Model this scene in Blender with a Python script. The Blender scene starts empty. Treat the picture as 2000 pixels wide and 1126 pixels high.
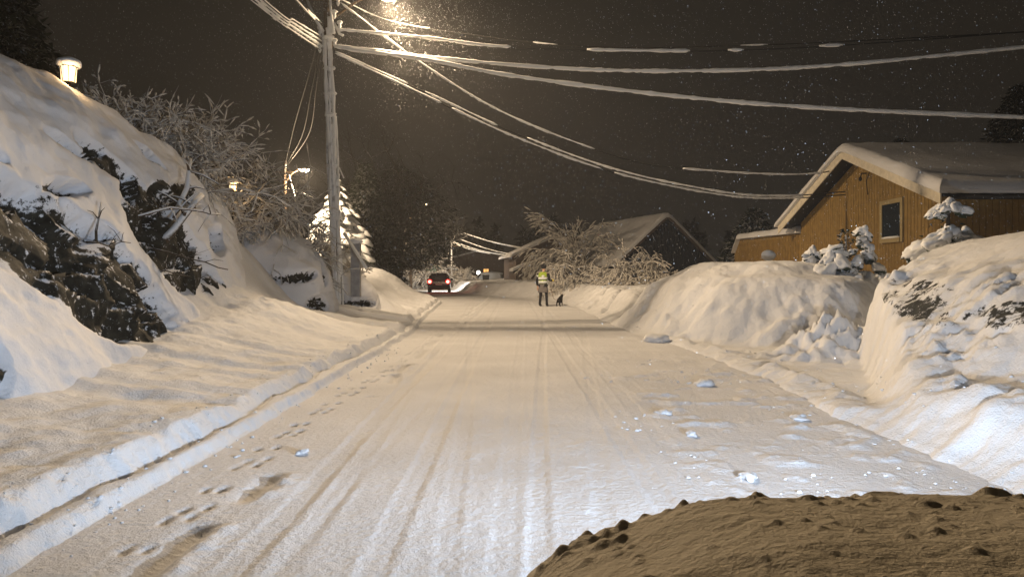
import bpy, math, random
import numpy as np
from mathutils import Vector, Matrix
R = math.radians
PI = math.pi
random.seed(7)
rng = np.random.default_rng(7)
S = bpy.context.scene
C = S.collection

# ---------------------------------------------------------------- camera, sky, exposure
CZ, F = 1.27, 1400.0
cam = bpy.data.objects.new('camera', bpy.data.cameras.new('camera'))
C.objects.link(cam)
cam.location = (0, 0, CZ)
cam.rotation_euler = (R(90), 0, 0)
cam.data.sensor_width = 36
cam.data.lens = 36 * F / 2000
cam.data.shift_y = -23 / 2000
cam.data.clip_start = 0.05
cam.data.clip_end = 600
S.camera = cam
S.view_settings.view_transform = 'Standard'
S.view_settings.look = 'None'
S.view_settings.exposure = 0
S.view_settings.gamma = 1
W = bpy.data.worlds.new('World')
S.world = W
W.use_nodes = True
bg = W.node_tree.nodes['Background']
bg.inputs[0].default_value = (0.95, 0.78, 0.58, 1)      # night cloud lit from below by the town
bg.inputs[1].default_value = 0.015

LAMP_COL = (1.0, 0.74, 0.47)
HEAD_COL = (0.69, 0.82, 1.0)
P_LAMP1, P_LAMP2, P_LAMP3 = 3500, 2600, 1700
P_HEAD = 380
HAZE = 0.0016


def P(px, py, Y):
    return Vector(((px - 1000) / F * Y, Y, CZ + (540 - py) / F * Y))


def light(name, kind, loc, col, power, parent=None, **kw):
    l = bpy.data.lights.new(name, kind)
    l.color = col
    l.energy = power
    for k, v in kw.items():
        setattr(l, k, v)
    o = bpy.data.objects.new(name, l)
    C.objects.link(o)
    o.location = loc
    if parent:
        o.parent = parent
    return o

# ---------------------------------------------------------------- numpy noise
def _h(ix, iy, iz, seed):
    n = (ix.astype(np.int64) * 374761393 + iy.astype(np.int64) * 668265263 + iz.astype(np.int64) * 2147483647 + seed * 1274126177) & 0xffffffff
    n = ((n ^ (n >> 13)) * 1274126177) & 0xffffffff
    n = ((n ^ (n >> 16)) * 2246822519) & 0xffffffff
    return ((n ^ (n >> 15)) & 0xffffff) / float(0xffffff)


def vn(x, y, z=None, seed=0):
    x = np.asarray(x, float); y = np.asarray(y, float)
    x, y = np.broadcast_arrays(x, y)
    ix = np.floor(x); iy = np.floor(y)
    fx = x - ix; fy = y - iy
    fx = fx * fx * (3 - 2 * fx); fy = fy * fy * (3 - 2 * fy)
    if z is None:
        z0 = np.zeros_like(ix)
        a = _h(ix, iy, z0, seed); b = _h(ix + 1, iy, z0, seed)
        c = _h(ix, iy + 1, z0, seed); d = _h(ix + 1, iy + 1, z0, seed)
        return (a * (1 - fx) + b * fx) * (1 - fy) + (c * (1 - fx) + d * fx) * fy
    z = np.asarray(z, float)
    iz = np.floor(z); fz = z - iz; fz = fz * fz * (3 - 2 * fz)
    r = 0
    for k in (0, 1):
        a = _h(ix, iy, iz + k, seed); b = _h(ix + 1, iy, iz + k, seed)
        c = _h(ix, iy + 1, iz + k, seed); d = _h(ix + 1, iy + 1, iz + k, seed)
        v = (a * (1 - fx) + b * fx) * (1 - fy) + (c * (1 - fx) + d * fx) * fy
        r = r + v * (fz if k else 1 - fz)
    return r


def fbm(x, y, z=None, octs=4, seed=0, gain=.5):
    s = 0; a = 1; t = 0; f = 1.0
    for o in range(octs):
        s = s + a * (vn(x * f + 17.3 * o, y * f - 9.1 * o, None if z is None else z * f, seed + o) - .5)
        t += a; a *= gain; f *= 2.03
    return s / t * 2           # about -1..1


def ss(a, b, x):
    t = np.clip((x - a) / (b - a), 0, 1)
    return t * t * (3 - 2 * t)

# ---------------------------------------------------------------- mesh helpers
def link(name, v, f, mat=None, parent=None, smooth=True, attr=None):
    me = bpy.data.meshes.new(name)
    v = np.asarray(v, dtype=np.float32).reshape(-1, 3)
    if isinstance(f, np.ndarray):
        n = f.shape[1]
        me.vertices.add(len(v)); me.vertices.foreach_set('co', v.ravel())
        me.loops.add(f.size); me.loops.foreach_set('vertex_index', f.astype(np.int32).ravel())
        me.polygons.add(len(f))
        me.polygons.foreach_set('loop_start', np.arange(0, f.size, n, dtype=np.int32))
        me.polygons.foreach_set('loop_total', np.full(len(f), n, dtype=np.int32))
        me.update(calc_edges=True); me.validate()
    else:
        me.from_pydata([tuple(map(float, p)) for p in v], [], f); me.update()
    if smooth:
        me.polygons.foreach_set('use_smooth', np.ones(len(me.polygons), dtype=bool))
    if attr:
        for k, a in attr.items():
            at = me.attributes.new(k, 'FLOAT', 'POINT'); at.data.foreach_set('value', np.asarray(a, dtype=np.float32).ravel())
    if mat:
        me.materials.append(mat)
    o = bpy.data.objects.new(name, me)
    C.objects.link(o)
    if parent:
        o.parent = parent
    return o


def tag(o, label, cat, group=None):
    o['label'] = label; o['category'] = cat
    if group:
        o['group'] = group
    return o


def thing(name, label, cat, loc=(0, 0, 0), rz=0, group=None):
    o = bpy.data.objects.new(name, None); C.objects.link(o)
    o.location = loc; o.rotation_euler = (0, 0, rz); o.empty_display_size = .2
    return tag(o, label, cat, group)


def grid_faces(nu, nv, flip=False):
    i = np.arange(nu - 1)[:, None] * nv + np.arange(nv - 1)[None, :]
    q = np.stack([i, i + nv, i + nv + 1, i + 1], -1).reshape(-1, 4)
    return q[:, ::-1].copy() if flip else q


class MB:
    """collects boxes, tubes, prisms into ONE mesh"""
    def __init__(s):
        s.v = []; s.f = []
    def add(s, v, f):
        n = len(s.v); s.v += [tuple(p) for p in v]; s.f += [tuple(i + n for i in q) for q in f]; return s
    def box(s, a, b, M=None):
        x0, y0, z0 = a; x1, y1, z1 = b
        v = [Vector(p) for p in ((x0, y0, z0), (x1, y0, z0), (x1, y1, z0), (x0, y1, z0), (x0, y0, z1), (x1, y0, z1), (x1, y1, z1), (x0, y1, z1))]
        if M: v = [M @ p for p in v]
        return s.add(v, [(0, 3, 2, 1), (4, 5, 6, 7), (0, 1, 5, 4), (1, 2, 6, 5), (2, 3, 7, 6), (3, 0, 4, 7)])
    def tube(s, pts, r, n=8, cap=True):
        pts = [Vector(p) for p in pts]
        rr = r if isinstance(r, (list, tuple, np.ndarray)) else [r] * len(pts)
        v = []; ref = None
        for i, p in enumerate(pts):
            d = (pts[min(i + 1, len(pts) - 1)] - pts[max(i - 1, 0)]).normalized()
            if ref is None:
                ref = Vector((0, 0, 1)) if abs(d.z) < .9 else Vector((1, 0, 0))
            a = d.cross(ref).normalized(); b = a.cross(d).normalized(); ref = b
            for k in range(n):
                t = 2 * PI * k / n
                v.append(p + (a * math.cos(t) + b * math.sin(t)) * rr[i])
        f = [(i * n + k, i * n + (k + 1) % n, (i + 1) * n + (k + 1) % n, (i + 1) * n + k) for i in range(len(pts) - 1) for k in range(n)]
        if cap:
            f.append(tuple(range(n - 1, -1, -1))); f.append(tuple((len(pts) - 1) * n + k for k in range(n)))
        return s.add(v, f)
    def prism(s, poly, axis, a, b):
        """poly of 2D points extruded along axis from a to b"""
        def mk(p, t):
            return {'x': (t, p[0], p[1]), 'y': (p[0], t, p[1]), 'z': (p[0], p[1], t)}[axis]
        n = len(poly)
        v = [mk(p, a) for p in poly] + [mk(p, b) for p in poly]
        f = [tuple(range(n - 1, -1, -1)), tuple(range(n, 2 * n))] + [(i, (i + 1) % n, n + (i + 1) % n, n + i) for i in range(n)]
        return s.add(v, f)
    def blob(s, c, r, seed=0, amp=.25, sub=2, M=None):
        v, f = ico(sub)
        d = 1 + amp * fbm(v[:, 0] * 1.4 + seed, v[:, 1] * 1.4 - seed, v[:, 2] * 1.4, 3, seed)
        v = v * d[:, None] * np.array(r)
        if M is not None: v = v @ np.array(M.to_3x3()).T
        v = v + np.array(c)
        n = len(s.v); s.v += [tuple(p) for p in v]; s.f += [tuple(int(i) + n for i in q) for q in f]; return s
    def build(s, name, mat, parent=None, smooth=False):
        return link(name, s.v, s.f, mat, parent, smooth)


_ico = {}
def ico(sub):
    if sub not in _ico:
        import bmesh
        bm = bmesh.new(); bmesh.ops.create_icosphere(bm, subdivisions=sub, radius=1)
        bm.verts.ensure_lookup_table()
        _ico[sub] = (np.array([v.co[:] for v in bm.verts]), np.array([[v.index for v in f.verts] for f in bm.faces]))
        bm.free()
    return _ico[sub]


def bevel(o, w=.01, n=2):
    m = o.modifiers.new('bevel', 'BEVEL'); m.width = w; m.segments = n; m.limit_method = 'ANGLE'
    return o


def segs_mesh(name, segs, mat, parent=None, n=4, attr=None):
    """segs: array (N,8) p0 p1 r0 r1 -> prisms in one mesh"""
    s = np.asarray(segs, float)
    p0, p1, r0, r1 = s[:, :3], s[:, 3:6], s[:, 6], s[:, 7]
    d = p1 - p0; d /= np.linalg.norm(d, axis=1)[:, None] + 1e-9
    ref = np.where(np.abs(d[:, 2:3]) < .9, np.array([[0, 0, 1.]]), np.array([[1., 0, 0]]))
    a = np.cross(d, ref); a /= np.linalg.norm(a, axis=1)[:, None] + 1e-9
    b = np.cross(a, d)
    vs = []
    for (p, r) in ((p0, r0), (p1, r1)):
        for k in range(n):
            t = 2 * PI * k / n + PI / 4
            vs.append(p + (a * math.cos(t) + b * math.sin(t)) * r[:, None])
    v = np.stack(vs, 1).reshape(-1, 3)
    base = np.arange(len(s))[:, None] * 2 * n
    f = np.concatenate([base + np.array([[k, (k + 1) % n, n + (k + 1) % n, n + k]]) for k in range(n)], 0)
    return link(name, v, f, mat, parent, True)

# ---------------------------------------------------------------- materials
def mat(name, col, rough=.6, metal=0, emis=None, estr=0, var=0, vscale=8, bump=0, bscale=40, spec=.3):
    m = bpy.data.materials.new(name); m.use_nodes = True
    nt = m.node_tree; b = nt.nodes['Principled BSDF']
    b.inputs['Roughness'].default_value = rough
    b.inputs['Metallic'].default_value = metal
    b.inputs['Specular IOR Level'].default_value = spec
    b.inputs['Base Color'].default_value = (*col, 1)
    tc = nt.nodes.new('ShaderNodeTexCoord')
    if emis:
        b.inputs['Emission Color'].default_value = (*emis, 1); b.inputs['Emission Strength'].default_value = estr
    if var:
        n = nt.nodes.new('ShaderNodeTexNoise'); n.inputs['Scale'].default_value = vscale; n.inputs['Detail'].default_value = 6
        nt.links.new(tc.outputs['Object'], n.inputs['Vector'])
        r = nt.nodes.new('ShaderNodeMapRange'); r.inputs[1].default_value = .3; r.inputs[2].default_value = .7
        r.inputs[3].default_value = 1 - var; r.inputs[4].default_value = 1 + var
        nt.links.new(n.outputs[0], r.inputs[0])
        mx = nt.nodes.new('ShaderNodeMix'); mx.data_type = 'RGBA'; mx.blend_type = 'MULTIPLY'; mx.inputs[0].default_value = 1
        mx.inputs[6].default_value = (*col, 1)
        nt.links.new(r.outputs[0], mx.inputs[7]); nt.links.new(mx.outputs[2], b.inputs['Base Color'])
    if bump:
        n = nt.nodes.new('ShaderNodeTexNoise'); n.inputs['Scale'].default_value = bscale; n.inputs['Detail'].default_value = 5
        nt.links.new(tc.outputs['Object'], n.inputs['Vector'])
        bp = nt.nodes.new('ShaderNodeBump'); bp.inputs['Strength'].default_value = bump; bp.inputs['Distance'].default_value = .02
        nt.links.new(n.outputs[0], bp.inputs['Height']); nt.links.new(bp.outputs[0], b.inputs['Normal'])
    return m


def snow_mat(name, col=(.80, .81, .83), bump=.5, big=14, fine=90, rock=False, rockcol=(.035, .033, .028)):
    m = bpy.data.materials.new(name); m.use_nodes = True
    nt = m.node_tree; b = nt.nodes['Principled BSDF']; N = nt.nodes.new; K = nt.links.new
    b.inputs['Roughness'].default_value = .75; b.inputs['Specular IOR Level'].default_value = .15
    tc = N('ShaderNodeTexCoord')
    n1 = N('ShaderNodeTexNoise'); n1.inputs['Scale'].default_value = big; n1.inputs['Detail'].default_value = 8; n1.inputs['Roughness'].default_value = .6
    n2 = N('ShaderNodeTexNoise'); n2.inputs['Scale'].default_value = fine; n2.inputs['Detail'].default_value = 3
    K(tc.outputs['Object'], n1.inputs['Vector']); K(tc.outputs['Object'], n2.inputs['Vector'])
    b1 = N('ShaderNodeBump'); b1.inputs['Strength'].default_value = bump; b1.inputs['Distance'].default_value = .05
    b2 = N('ShaderNodeBump'); b2.inputs['Strength'].default_value = bump * .7; b2.inputs['Distance'].default_value = .012
    K(n1.outputs[0], b1.inputs['Height']); K(n2.outputs[0], b2.inputs['Height']); K(b1.outputs[0], b2.inputs['Normal'])
    K(b2.outputs[0], b.inputs['Normal'])
    n3 = N('ShaderNodeTexNoise'); n3.inputs['Scale'].default_value = .9; n3.inputs['Detail'].default_value = 7
    K(tc.outputs['Object'], n3.inputs['Vector'])
    mr = N('ShaderNodeMapRange'); mr.inputs[1].default_value = .3; mr.inputs[2].default_value = .7; mr.inputs[3].default_value = .9; mr.inputs[4].default_value = 1.05
    K(n3.outputs[0], mr.inputs[0])
    mx = N('ShaderNodeMix'); mx.data_type = 'RGBA'; mx.blend_type = 'MULTIPLY'; mx.inputs[0].default_value = 1; mx.inputs[6].default_value = (*col, 1)
    K(mr.outputs[0], mx.inputs[7])
    out = mx.outputs[2]
    if rock:
        at = N('ShaderNodeAttribute'); at.attribute_name = 'rock'
        n4 = N('ShaderNodeTexNoise'); n4.inputs['Scale'].default_value = 11; n4.inputs['Detail'].default_value = 9; n4.inputs['Roughness'].default_value = .7
        K(tc.outputs['Object'], n4.inputs['Vector'])
        ad = N('ShaderNodeMath'); ad.operation = 'ADD'; K(at.outputs['Fac'], ad.inputs[0]); K(n4.outputs[0], ad.inputs[1])
        rr = N('ShaderNodeMapRange'); rr.inputs[1].default_value = .84; rr.inputs[2].default_value = .91
        K(ad.outputs[0], rr.inputs[0])
        v = N('ShaderNodeTexNoise'); v.inputs['Scale'].default_value = 9; v.inputs['Detail'].default_value = 8
        K(tc.outputs['Object'], v.inputs['Vector'])
        cr = N('ShaderNodeValToRGB'); cr.color_ramp.elements[0].position = .35; cr.color_ramp.elements[0].color = (rockcol[0] * .35, rockcol[1] * .35, rockcol[2] * .35, 1)
        cr.color_ramp.elements[1].position = .7; cr.color_ramp.elements[1].color = (*rockcol, 1)
        e = cr.color_ramp.elements.new(.82); e.color = (rockcol[0] * 3, rockcol[1] * 3, rockcol[2] * 2.6, 1)
        K(v.outputs[0], cr.inputs[0])
        m2 = N('ShaderNodeMix'); m2.data_type = 'RGBA'
        K(rr.outputs[0], m2.inputs[0]); K(out, m2.inputs[6]); K(cr.outputs[0], m2.inputs[7])
        out = m2.outputs[2]
    K(out, b.inputs['Base Color'])
    return m


def snowy(name, col, lo=-.1, hi=.25, snow=(.78, .79, .80), nscale=14, namp=.6, rough=.8):
    """bark, needles or boards with snow lying on whatever faces upward"""
    m = bpy.data.materials.new(name); m.use_nodes = True
    nt = m.node_tree; b = nt.nodes['Principled BSDF']; N = nt.nodes.new; K = nt.links.new
    b.inputs['Roughness'].default_value = rough; b.inputs['Specular IOR Level'].default_value = .15
    g = N('ShaderNodeNewGeometry'); sx = N('ShaderNodeSeparateXYZ'); K(g.outputs['Normal'], sx.inputs[0])
    tc = N('ShaderNodeTexCoord'); n = N('ShaderNodeTexNoise'); n.inputs['Scale'].default_value = nscale; n.inputs['Detail'].default_value = 5
    K(tc.outputs['Object'], n.inputs['Vector'])
    mu = N('ShaderNodeMath'); mu.operation = 'MULTIPLY_ADD'; mu.inputs[1].default_value = namp; K(n.outputs[0], mu.inputs[0])
    K(sx.outputs['Z'], mu.inputs[2])
    r = N('ShaderNodeMapRange'); r.inputs[1].default_value = lo + namp * .5; r.inputs[2].default_value = hi + namp * .5
    K(mu.outputs[0], r.inputs[0])
    n2 = N('ShaderNodeTexNoise'); n2.inputs['Scale'].default_value = 6; n2.inputs['Detail'].default_value = 6; K(tc.outputs['Object'], n2.inputs['Vector'])
    c = N('ShaderNodeValToRGB'); c.color_ramp.elements[0].position = .3; c.color_ramp.elements[0].color = (col[0] * .5, col[1] * .5, col[2] * .5, 1)
    c.color_ramp.elements[1].position = .7; c.color_ramp.elements[1].color = (col[0] * 1.4, col[1] * 1.4, col[2] * 1.4, 1); K(n2.outputs[0], c.inputs[0])
    mx = N('ShaderNodeMix'); mx.data_type = 'RGBA'; mx.inputs[7].default_value = (*snow, 1)
    K(r.outputs[0], mx.inputs[0]); K(c.outputs[0], mx.inputs[6]); K(mx.outputs[2], b.inputs['Base Color'])
    return m


def glow(name, col, strength):
    m = bpy.data.materials.new(name); m.use_nodes = True
    b = m.node_tree.nodes['Principled BSDF']
    b.inputs['Base Color'].default_value = (*col, 1); b.inputs['Emission Color'].default_value = (*col, 1); b.inputs['Emission Strength'].default_value = strength
    return m


M = dict(
    road=snow_mat('packed road snow', (.78, .785, .80), .45, 22, 120),
    bank=snow_mat('bank snow', (.80, .81, .83), .5, 10, 80, rock=True, rockcol=(.05, .05, .04)),
    snow=snow_mat('loose snow', (.80, .81, .83), .5, 16, 100),
    roofsnow=snow_mat('roof snow', (.68, .68, .69), .3, 5, 60),  # base darkened to stand in for weaker light on the roofs
    rock=snow_mat('rock under snow', (.78, .79, .82), .35, 9, 70, rock=True, rockcol=(.045, .043, .034)),
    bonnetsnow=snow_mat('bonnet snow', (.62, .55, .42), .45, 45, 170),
    rime=snow_mat('snow on twigs', (.60, .57, .52), .3, 20, 90),
    coat=snow_mat('cable snow', (.82, .82, .80), .3, 20, 90),
    cable=mat('cable rubber', (.02, .02, .02), .6),
    wood=snowy('pole wood', (.10, .07, .045), .55, .9),
    plaster=snowy('snow plastered conduit', (.12, .10, .08), -.5, .0, nscale=4, namp=1.4),
    steel=mat('galvanised steel', (.35, .35, .36), .5, .8, var=.2),
    twig=snowy('snowy twigs', (.07, .05, .035), -.35, .15, nscale=30, namp=.5),
    twigdark=snowy('dark twigs', (.035, .027, .02), .45, .9, snow=(.6, .6, .6), nscale=20),
    bark=snowy('bark', (.06, .045, .03), .3, .8),
    fir=snowy('fir boughs under snow', (.03, .045, .025), -.62, -.25, nscale=9, namp=.9),
    needle=snowy('dark needles', (.022, .03, .018), .42, .9, snow=(.5, .5, .5), nscale=12),
    yellow=mat('ochre painted boards', (.235, .15, .042), .75, var=.2, vscale=5, bump=.3, bscale=60),
    yellowtrim=mat('cream painted trim', (.32, .25, .12), .6, var=.1),
    fascia=mat('pale fascia boards', (.62, .56, .44), .6, var=.12),
    bluewall=mat('dark blue boards', (.02, .028, .04), .8, var=.2, bump=.3),
    greywall=mat('grey boards', (.12, .09, .075), .8, var=.2, bump=.3),
    glass=mat('dark window glass', (.015, .02, .025), .08, spec=.6),
    black=mat('black plastic', (.01, .01, .01), .5),
    carpaint=mat('dark car paint', (.035, .007, .007), .25, .1, spec=.6),
    carpaint2=mat('dark grey car paint', (.05, .055, .06), .3, .3, spec=.6),
    tyre=mat('tyre rubber', (.012, .012, .012), .9),
    rim=mat('alloy rim', (.4, .4, .42), .35, .9),
    lampglow=glow('street lamp lens glow', (1.0, .80, .50), 28),
    farlamp=glow('far lamp glow', (1.0, .95, .82), 18),
    lantern=glow('lantern panes glow', (1.0, .74, .40), 2.0),
    lanternmetal=mat('lantern metal', (.03, .025, .02), .5, .6),
    windowglow=glow('lit window glow', (1.0, .50, .14), 1.6),
    tail=glow('tail light glow', (1.0, .10, .07), 26),
    taildim=glow('red lens and halo', (.8, .02, .02), 1.8),  # lit lens red, shared by the imitated tail light halo
    headglow=glow('headlight glow', (.85, .92, 1.0), 8),
    plate=mat('number plate', (.6, .6, .6), .5),
    vest=mat('hi vis yellow cloth', (.24, .33, .035), .8, bump=.3),
    reflect=mat('reflective grey tape', (.55, .58, .58), .4, var=.1),
    darkcloth=mat('black cloth', (.012, .012, .016), .9, bump=.3),
    greycloth=mat('grey quilted cloth', (.13, .12, .12), .9, var=.2, bump=.4),
    skin=mat('skin', (.45, .28, .2), .6),
    fur=mat('black fur', (.012, .010, .010), .9, bump=.6, bscale=90),
    leash=mat('leash webbing', (.12, .05, .03), .8),
    glove=mat('yellow glove', (.75, .62, .05), .8),
)

# ---------------------------------------------------------------- terrain
YS = [-30, -24, -18, -12, -8, -5, -3, -1.5, -.5, .3, 1, 1.5, 2]
y = 2.0
while y < 10: y += .036; YS.append(y)
while y < 150: y *= 1.0042; YS.append(y)
YS = np.array(YS)

def Ledge(y):
    return np.interp(y, [-30, 0, 8, 16, 22, 35, 45, 56, 70, 90, 150], [-2.2, -2.15, -2.15, -2.2, -2.65, -3.4, -5.1, -7.9, -10.2, -13, -25])
def Redge(y):
    return np.interp(y, [-30, 0, 6, 9, 12, 16, 30, 37, 42, 47, 56, 70, 90, 150], [3.0, 2.95, 2.95, 3.15, 3.1, 2.7, 2.65, 2.4, .6, -1.6, -3.9, -6.2, -8, -18])

ED = lambda y, s: (.05 if s == 0 else .10) * fbm(y * .9, y * 0 + s, None, 4, 3) + (.02 if s == 0 else .05) * fbm(y * 7, y * 0 + s, None, 3, 9)

def z_left(d, y):
    x = Ledge(y) - d
    near = 1 - ss(30, 45, y) * .5
    e1 = .09 * fbm(y * 1.1, d * .3, None, 4, 21)
    dd = d; d = d + (.022 * fbm(y * 6, d * 9, None, 4, 121) + .02 * fbm(y * 30, d * 30, None, 2, 122)) * ss(0, .05, d)
    amp2 = .5 + .9 * ss(-.3, .3, fbm(y * 1.1, d * 0, None, 3, 123))
    z = .085 * ss(.0, .08, d) + .03 * fbm(y * 4, d * 5, None, 4, 5) * ss(.02, .2, d) * (1 - ss(2, 3, d) * .5)
    z = z + amp2 * (.10 * ss(.19 + e1, .33 + e1, d) - .035 * np.exp(-((d - .19 - e1) / .03) ** 2)); d = dd
    zb = np.interp(y, [0, 5, 8, 10, 14, 17, 22, 30, 40, 60], [.15, .15, .25, .42, .45, .25, .32, .3, .35, .3])
    z = z + zb * ss(.3, 2.6, d)
    cr = np.interp(y, [0, 6, 9, 11, 13, 16, 18.5, 22, 24, 27, 35, 40, 50, 60, 90], [3.0, 3.3, 3.2, 3.0, 2.7, 1.9, 1.4, .95, .55, .35, .75, 1.1, .6, .5, .5])
    z = z + cr * ss(2.3, 4.6, d)
    z = z + .10 * np.clip(d - 5, 0, 60) + .10 * fbm(d * .5, y * .4, None, 4, 31) * ss(2, 4, d)
    # lumps and old slides on the slope
    z = z + (.040 * fbm(x * 1.3, y * 1.1, None, 4, 41) + .015 * fbm(x * 6, y * 5, None, 3, 43)) * ss(.6, 1.2, d) * near
    # crumbly slide below the second outcrop
    sl = np.exp(-((y - 12.6) / 1.5) ** 2 - ((d - 2.2) / .8) ** 2)
    z = z + sl * (.25 + .07 * fbm(x * 9, y * 7, None, 3, 44))
    # narrow furrows running down to the road beyond 18 m
    fr = np.exp(-(((y - 19.5 - d * 1.1)) / .14) ** 2) + np.exp(-(((y - 23.0 - d * 1.5)) / .2) ** 2) + np.exp(-((y - 26.0 - d * 1.4) / .22) ** 2)
    z = z - .10 * fr * ss(.3, .7, d) * (1 - ss(1.6, 2.4, d))
    z = z + .50 * np.exp(-((y - 24) / 1.0) ** 2 - ((d - 2.1) / .7) ** 2) + .42 * np.exp(-((y - 27.3) / 1.2) ** 2 - ((d - 1.7) / .6) ** 2) + .35 * np.exp(-((y - 22.3) / .5) ** 2 - ((d - 1.5) / .4) ** 2) + .9 * np.exp(-((y - 40) / 5) ** 2 - ((d - 2.8) / 1.3) ** 2)
    pit = np.exp(-((y - 15.6) / .75) ** 2 - ((d - 1.45) / .30) ** 2)
    return z - .22 * pit

def z_right(d, y):
    x = Redge(y) + d
    win = (.10 + .09 * fbm(y * 3.2, d * 4, None, 5, 51)) * np.exp(-((d - .26 - .12 * fbm(y * .9, d * 0, None, 3, 52)) / .22) ** 2)
    lump = fbm(x * 1.5, y * 1.2, None, 5, 53)
    lumpf = fbm(x * 5, y * 5, None, 4, 54)
    patch = ss(-.05, .35, fbm(x * .9 + 4, y * .8, None, 3, 151))
    # long bank beyond the two mounds
    far = .80 * ss(.05, 1.5, d) + .12 * lump * ss(.1, 1, d) + .05 * lumpf * ss(.05, .6, d) * (1 - ss(2, 5, d))
    far = far + .25 * ss(2, 8, d)
    hi = np.exp(-((y - 43) / 4.5) ** 2) * ss(.1, 1.6, d) * .25
    far = (far + hi) * ss(16.5, 19.5, y)
    fur = np.exp(-((y - 19.3 - d * 2.2) / .28) ** 2) + np.exp(-((y - 22.6 - d * 3) / .3) ** 2) + np.exp(-((y - 26.5 - d * 2.5) / .35) ** 2)
    far = far - .16 * fur * ss(.1, .4, d) * (1 - ss(1.8, 2.6, d))
    # mound 1
    dx = (x - 5.65) / 2.9; dy = (y - 17.0) / np.where(y < 17, 5.3, 5.0)
    r = np.sqrt(dx * dx + dy * dy + .25 * dx * dy)
    m1 = 1.22 * (1 - ss(.62, 1.03, r + .10 * lump)) + .38 * (1 - ss(.3, .72, r + .1 * lump)) + (.10 * lump + (.10 * lumpf + .06 * fbm(x * 11, y * 11, None, 3, 158)) * patch) * (1 - ss(.85, 1.1, r)) * ss(.5, .8, r)
    # mound 2, right of the driveway
    ye = np.interp(x, [3, 3.4, 4.2, 5.2, 8, 12, 20], [6.3, 6.9, 8.6, 11.0, 13, 15, 18])
    prof = .42 * ss(.0, .8, d) + .75 * ss(.7, 2.3, d) + .78 * ss(1.7, 4.0, d) 
    prof = prof * np.interp(y, [-5, 3, 6, 9, 12], [1.0, 1.0, 1.03, 1.0, .9])
    bite = (.14 * lump + (.13 * lumpf + .07 * fbm(x * 11, y * 11, None, 3, 157)) * patch + .12 * np.abs(fbm(x * 1.3, y * 1.5, None, 3, 57))) * ss(.1, .7, d) * (1 - ss(2.0, 3.0, d))
    m2 = (prof + bite) * (1 - ss(ye - 1.0, ye, y + .2 * lump + .15 * lumpf))
    yard = .12 * ss(0, 4, d) + .35 * ss(5, 14, d)
    pile = .36 * np.exp(-((x - 4.95) / .8) ** 2 - ((y - 11.0) / .75) ** 2) * (1 + 1.6 * fbm(x * 5, y * 5, None, 4, 58))
    z = np.maximum(np.maximum(yard, far), np.maximum(m1, m2)) + win * (1 - ss(19, 24, y) * .6) + pile
    return z + .03 * fbm(x * 3, y * 3, None, 3, 59) * ss(0, .3, d)

def tyre(x, y, cx, w, depth, wob=.03, seed=0, tread=.5):
    c = cx(y) + wob * fbm(y * .25, y * 0 + seed, None, 2, 60 + seed)
    t = np.abs(x - c)
    groove = -depth * (1 - ss(w * .42, w * .5, t))
    rim = depth * .7 * np.exp(-((t - w * .60) / (w * .13)) ** 2)
    pat = tread * depth * np.sin(y * 2 * PI / .075 + np.sign(x - c) * (x - c) * 60) * (1 - ss(w * .35, w * .45, t))
    return .62 * (groove + rim * (.6 + .6 * fbm(y * 3, y * 0 + seed, None, 2, 70 + seed)) + pat)

def z_road(x, y):
    z = .008 * fbm(x * .8, y * .5, None, 3, 61) + .004 * fbm(x * 9, y * 7, None, 3, 62)
    lon = fbm(x * 7, y * .25, None, 4, 63)                    # streaks left by the plough
    z = z + .0035 * lon
    k = lambda c, s=0: (lambda y: c + s * (y - 5))
    z = z + tyre(x, y, k(-1.24, .004), .16, .012, .05, 1)
    z = z + tyre(x, y, k(-.62), .15, .010, .03, 2)
    z = z + tyre(x, y, k(-.95, .03), .07, .006, .05, 6, 0)
    z = z + tyre(x, y, k(.20, .046), .12, .012, .03, 3)
    z = z + tyre(x, y, k(.86, .001), .15, .012, .03, 4)
    z = z + tyre(x, y, k(-.02, .02), .14, .006, .03, 7)
    z = z + tyre(x, y, k(-.35, -.05), .12, .007, .04, 8) + tyre(x, y, k(.62, .09), .13, .006, .05, 9) + tyre(x, y, k(1.15, .01), .14, .008, .04, 10) + tyre(x, y, k(-1.05, -.03), .13, .006, .05, 11)
    z = z + tyre(x, y, k(1.45, -.02), .14, .005, .05, 5)
    # churned strips
    ch = np.exp(-((x - .45) / .16) ** 2) + .9 * np.exp(-((x + .25) / .12) ** 2)
    z = z + ch * .009 * fbm(x * 14, y * 12, None, 3, 64) * (1 - ss(12, 20, y))
    rt = ss(1.0, 1.5, x) * (1 - ss(9, 14, y))
    z = z + rt * .030 * np.clip(fbm(x * 5, y * 6, None, 4, 65) - .12, 0, 1) * 2
    # scuffed boot trail along the left
    c = -1.50 + .10 * fbm(y * .6, y * 0, None, 3, 66)
    t = np.exp(-((x - c) / .075) ** 2)
    on = ss(-.15, .2, fbm(y * 1.8, y * 0 + 3, None, 3, 67))
    z = z - .045 * t * on + .022 * np.exp(-((x - c - .11) / .06) ** 2) * on * (1 + fbm(x * 12, y * 12, None, 2, 68))
    return z

NR = 250
u = np.linspace(0, 1, NR)
Lx, Rx = Ledge(YS) + ED(YS, 0), Redge(YS) + ED(YS, 40)
X = Lx[:, None] + (Rx - Lx)[:, None] * u[None, :]
Yg = np.repeat(YS[:, None], NR, 1)
Z = z_road(X, Yg)
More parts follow.
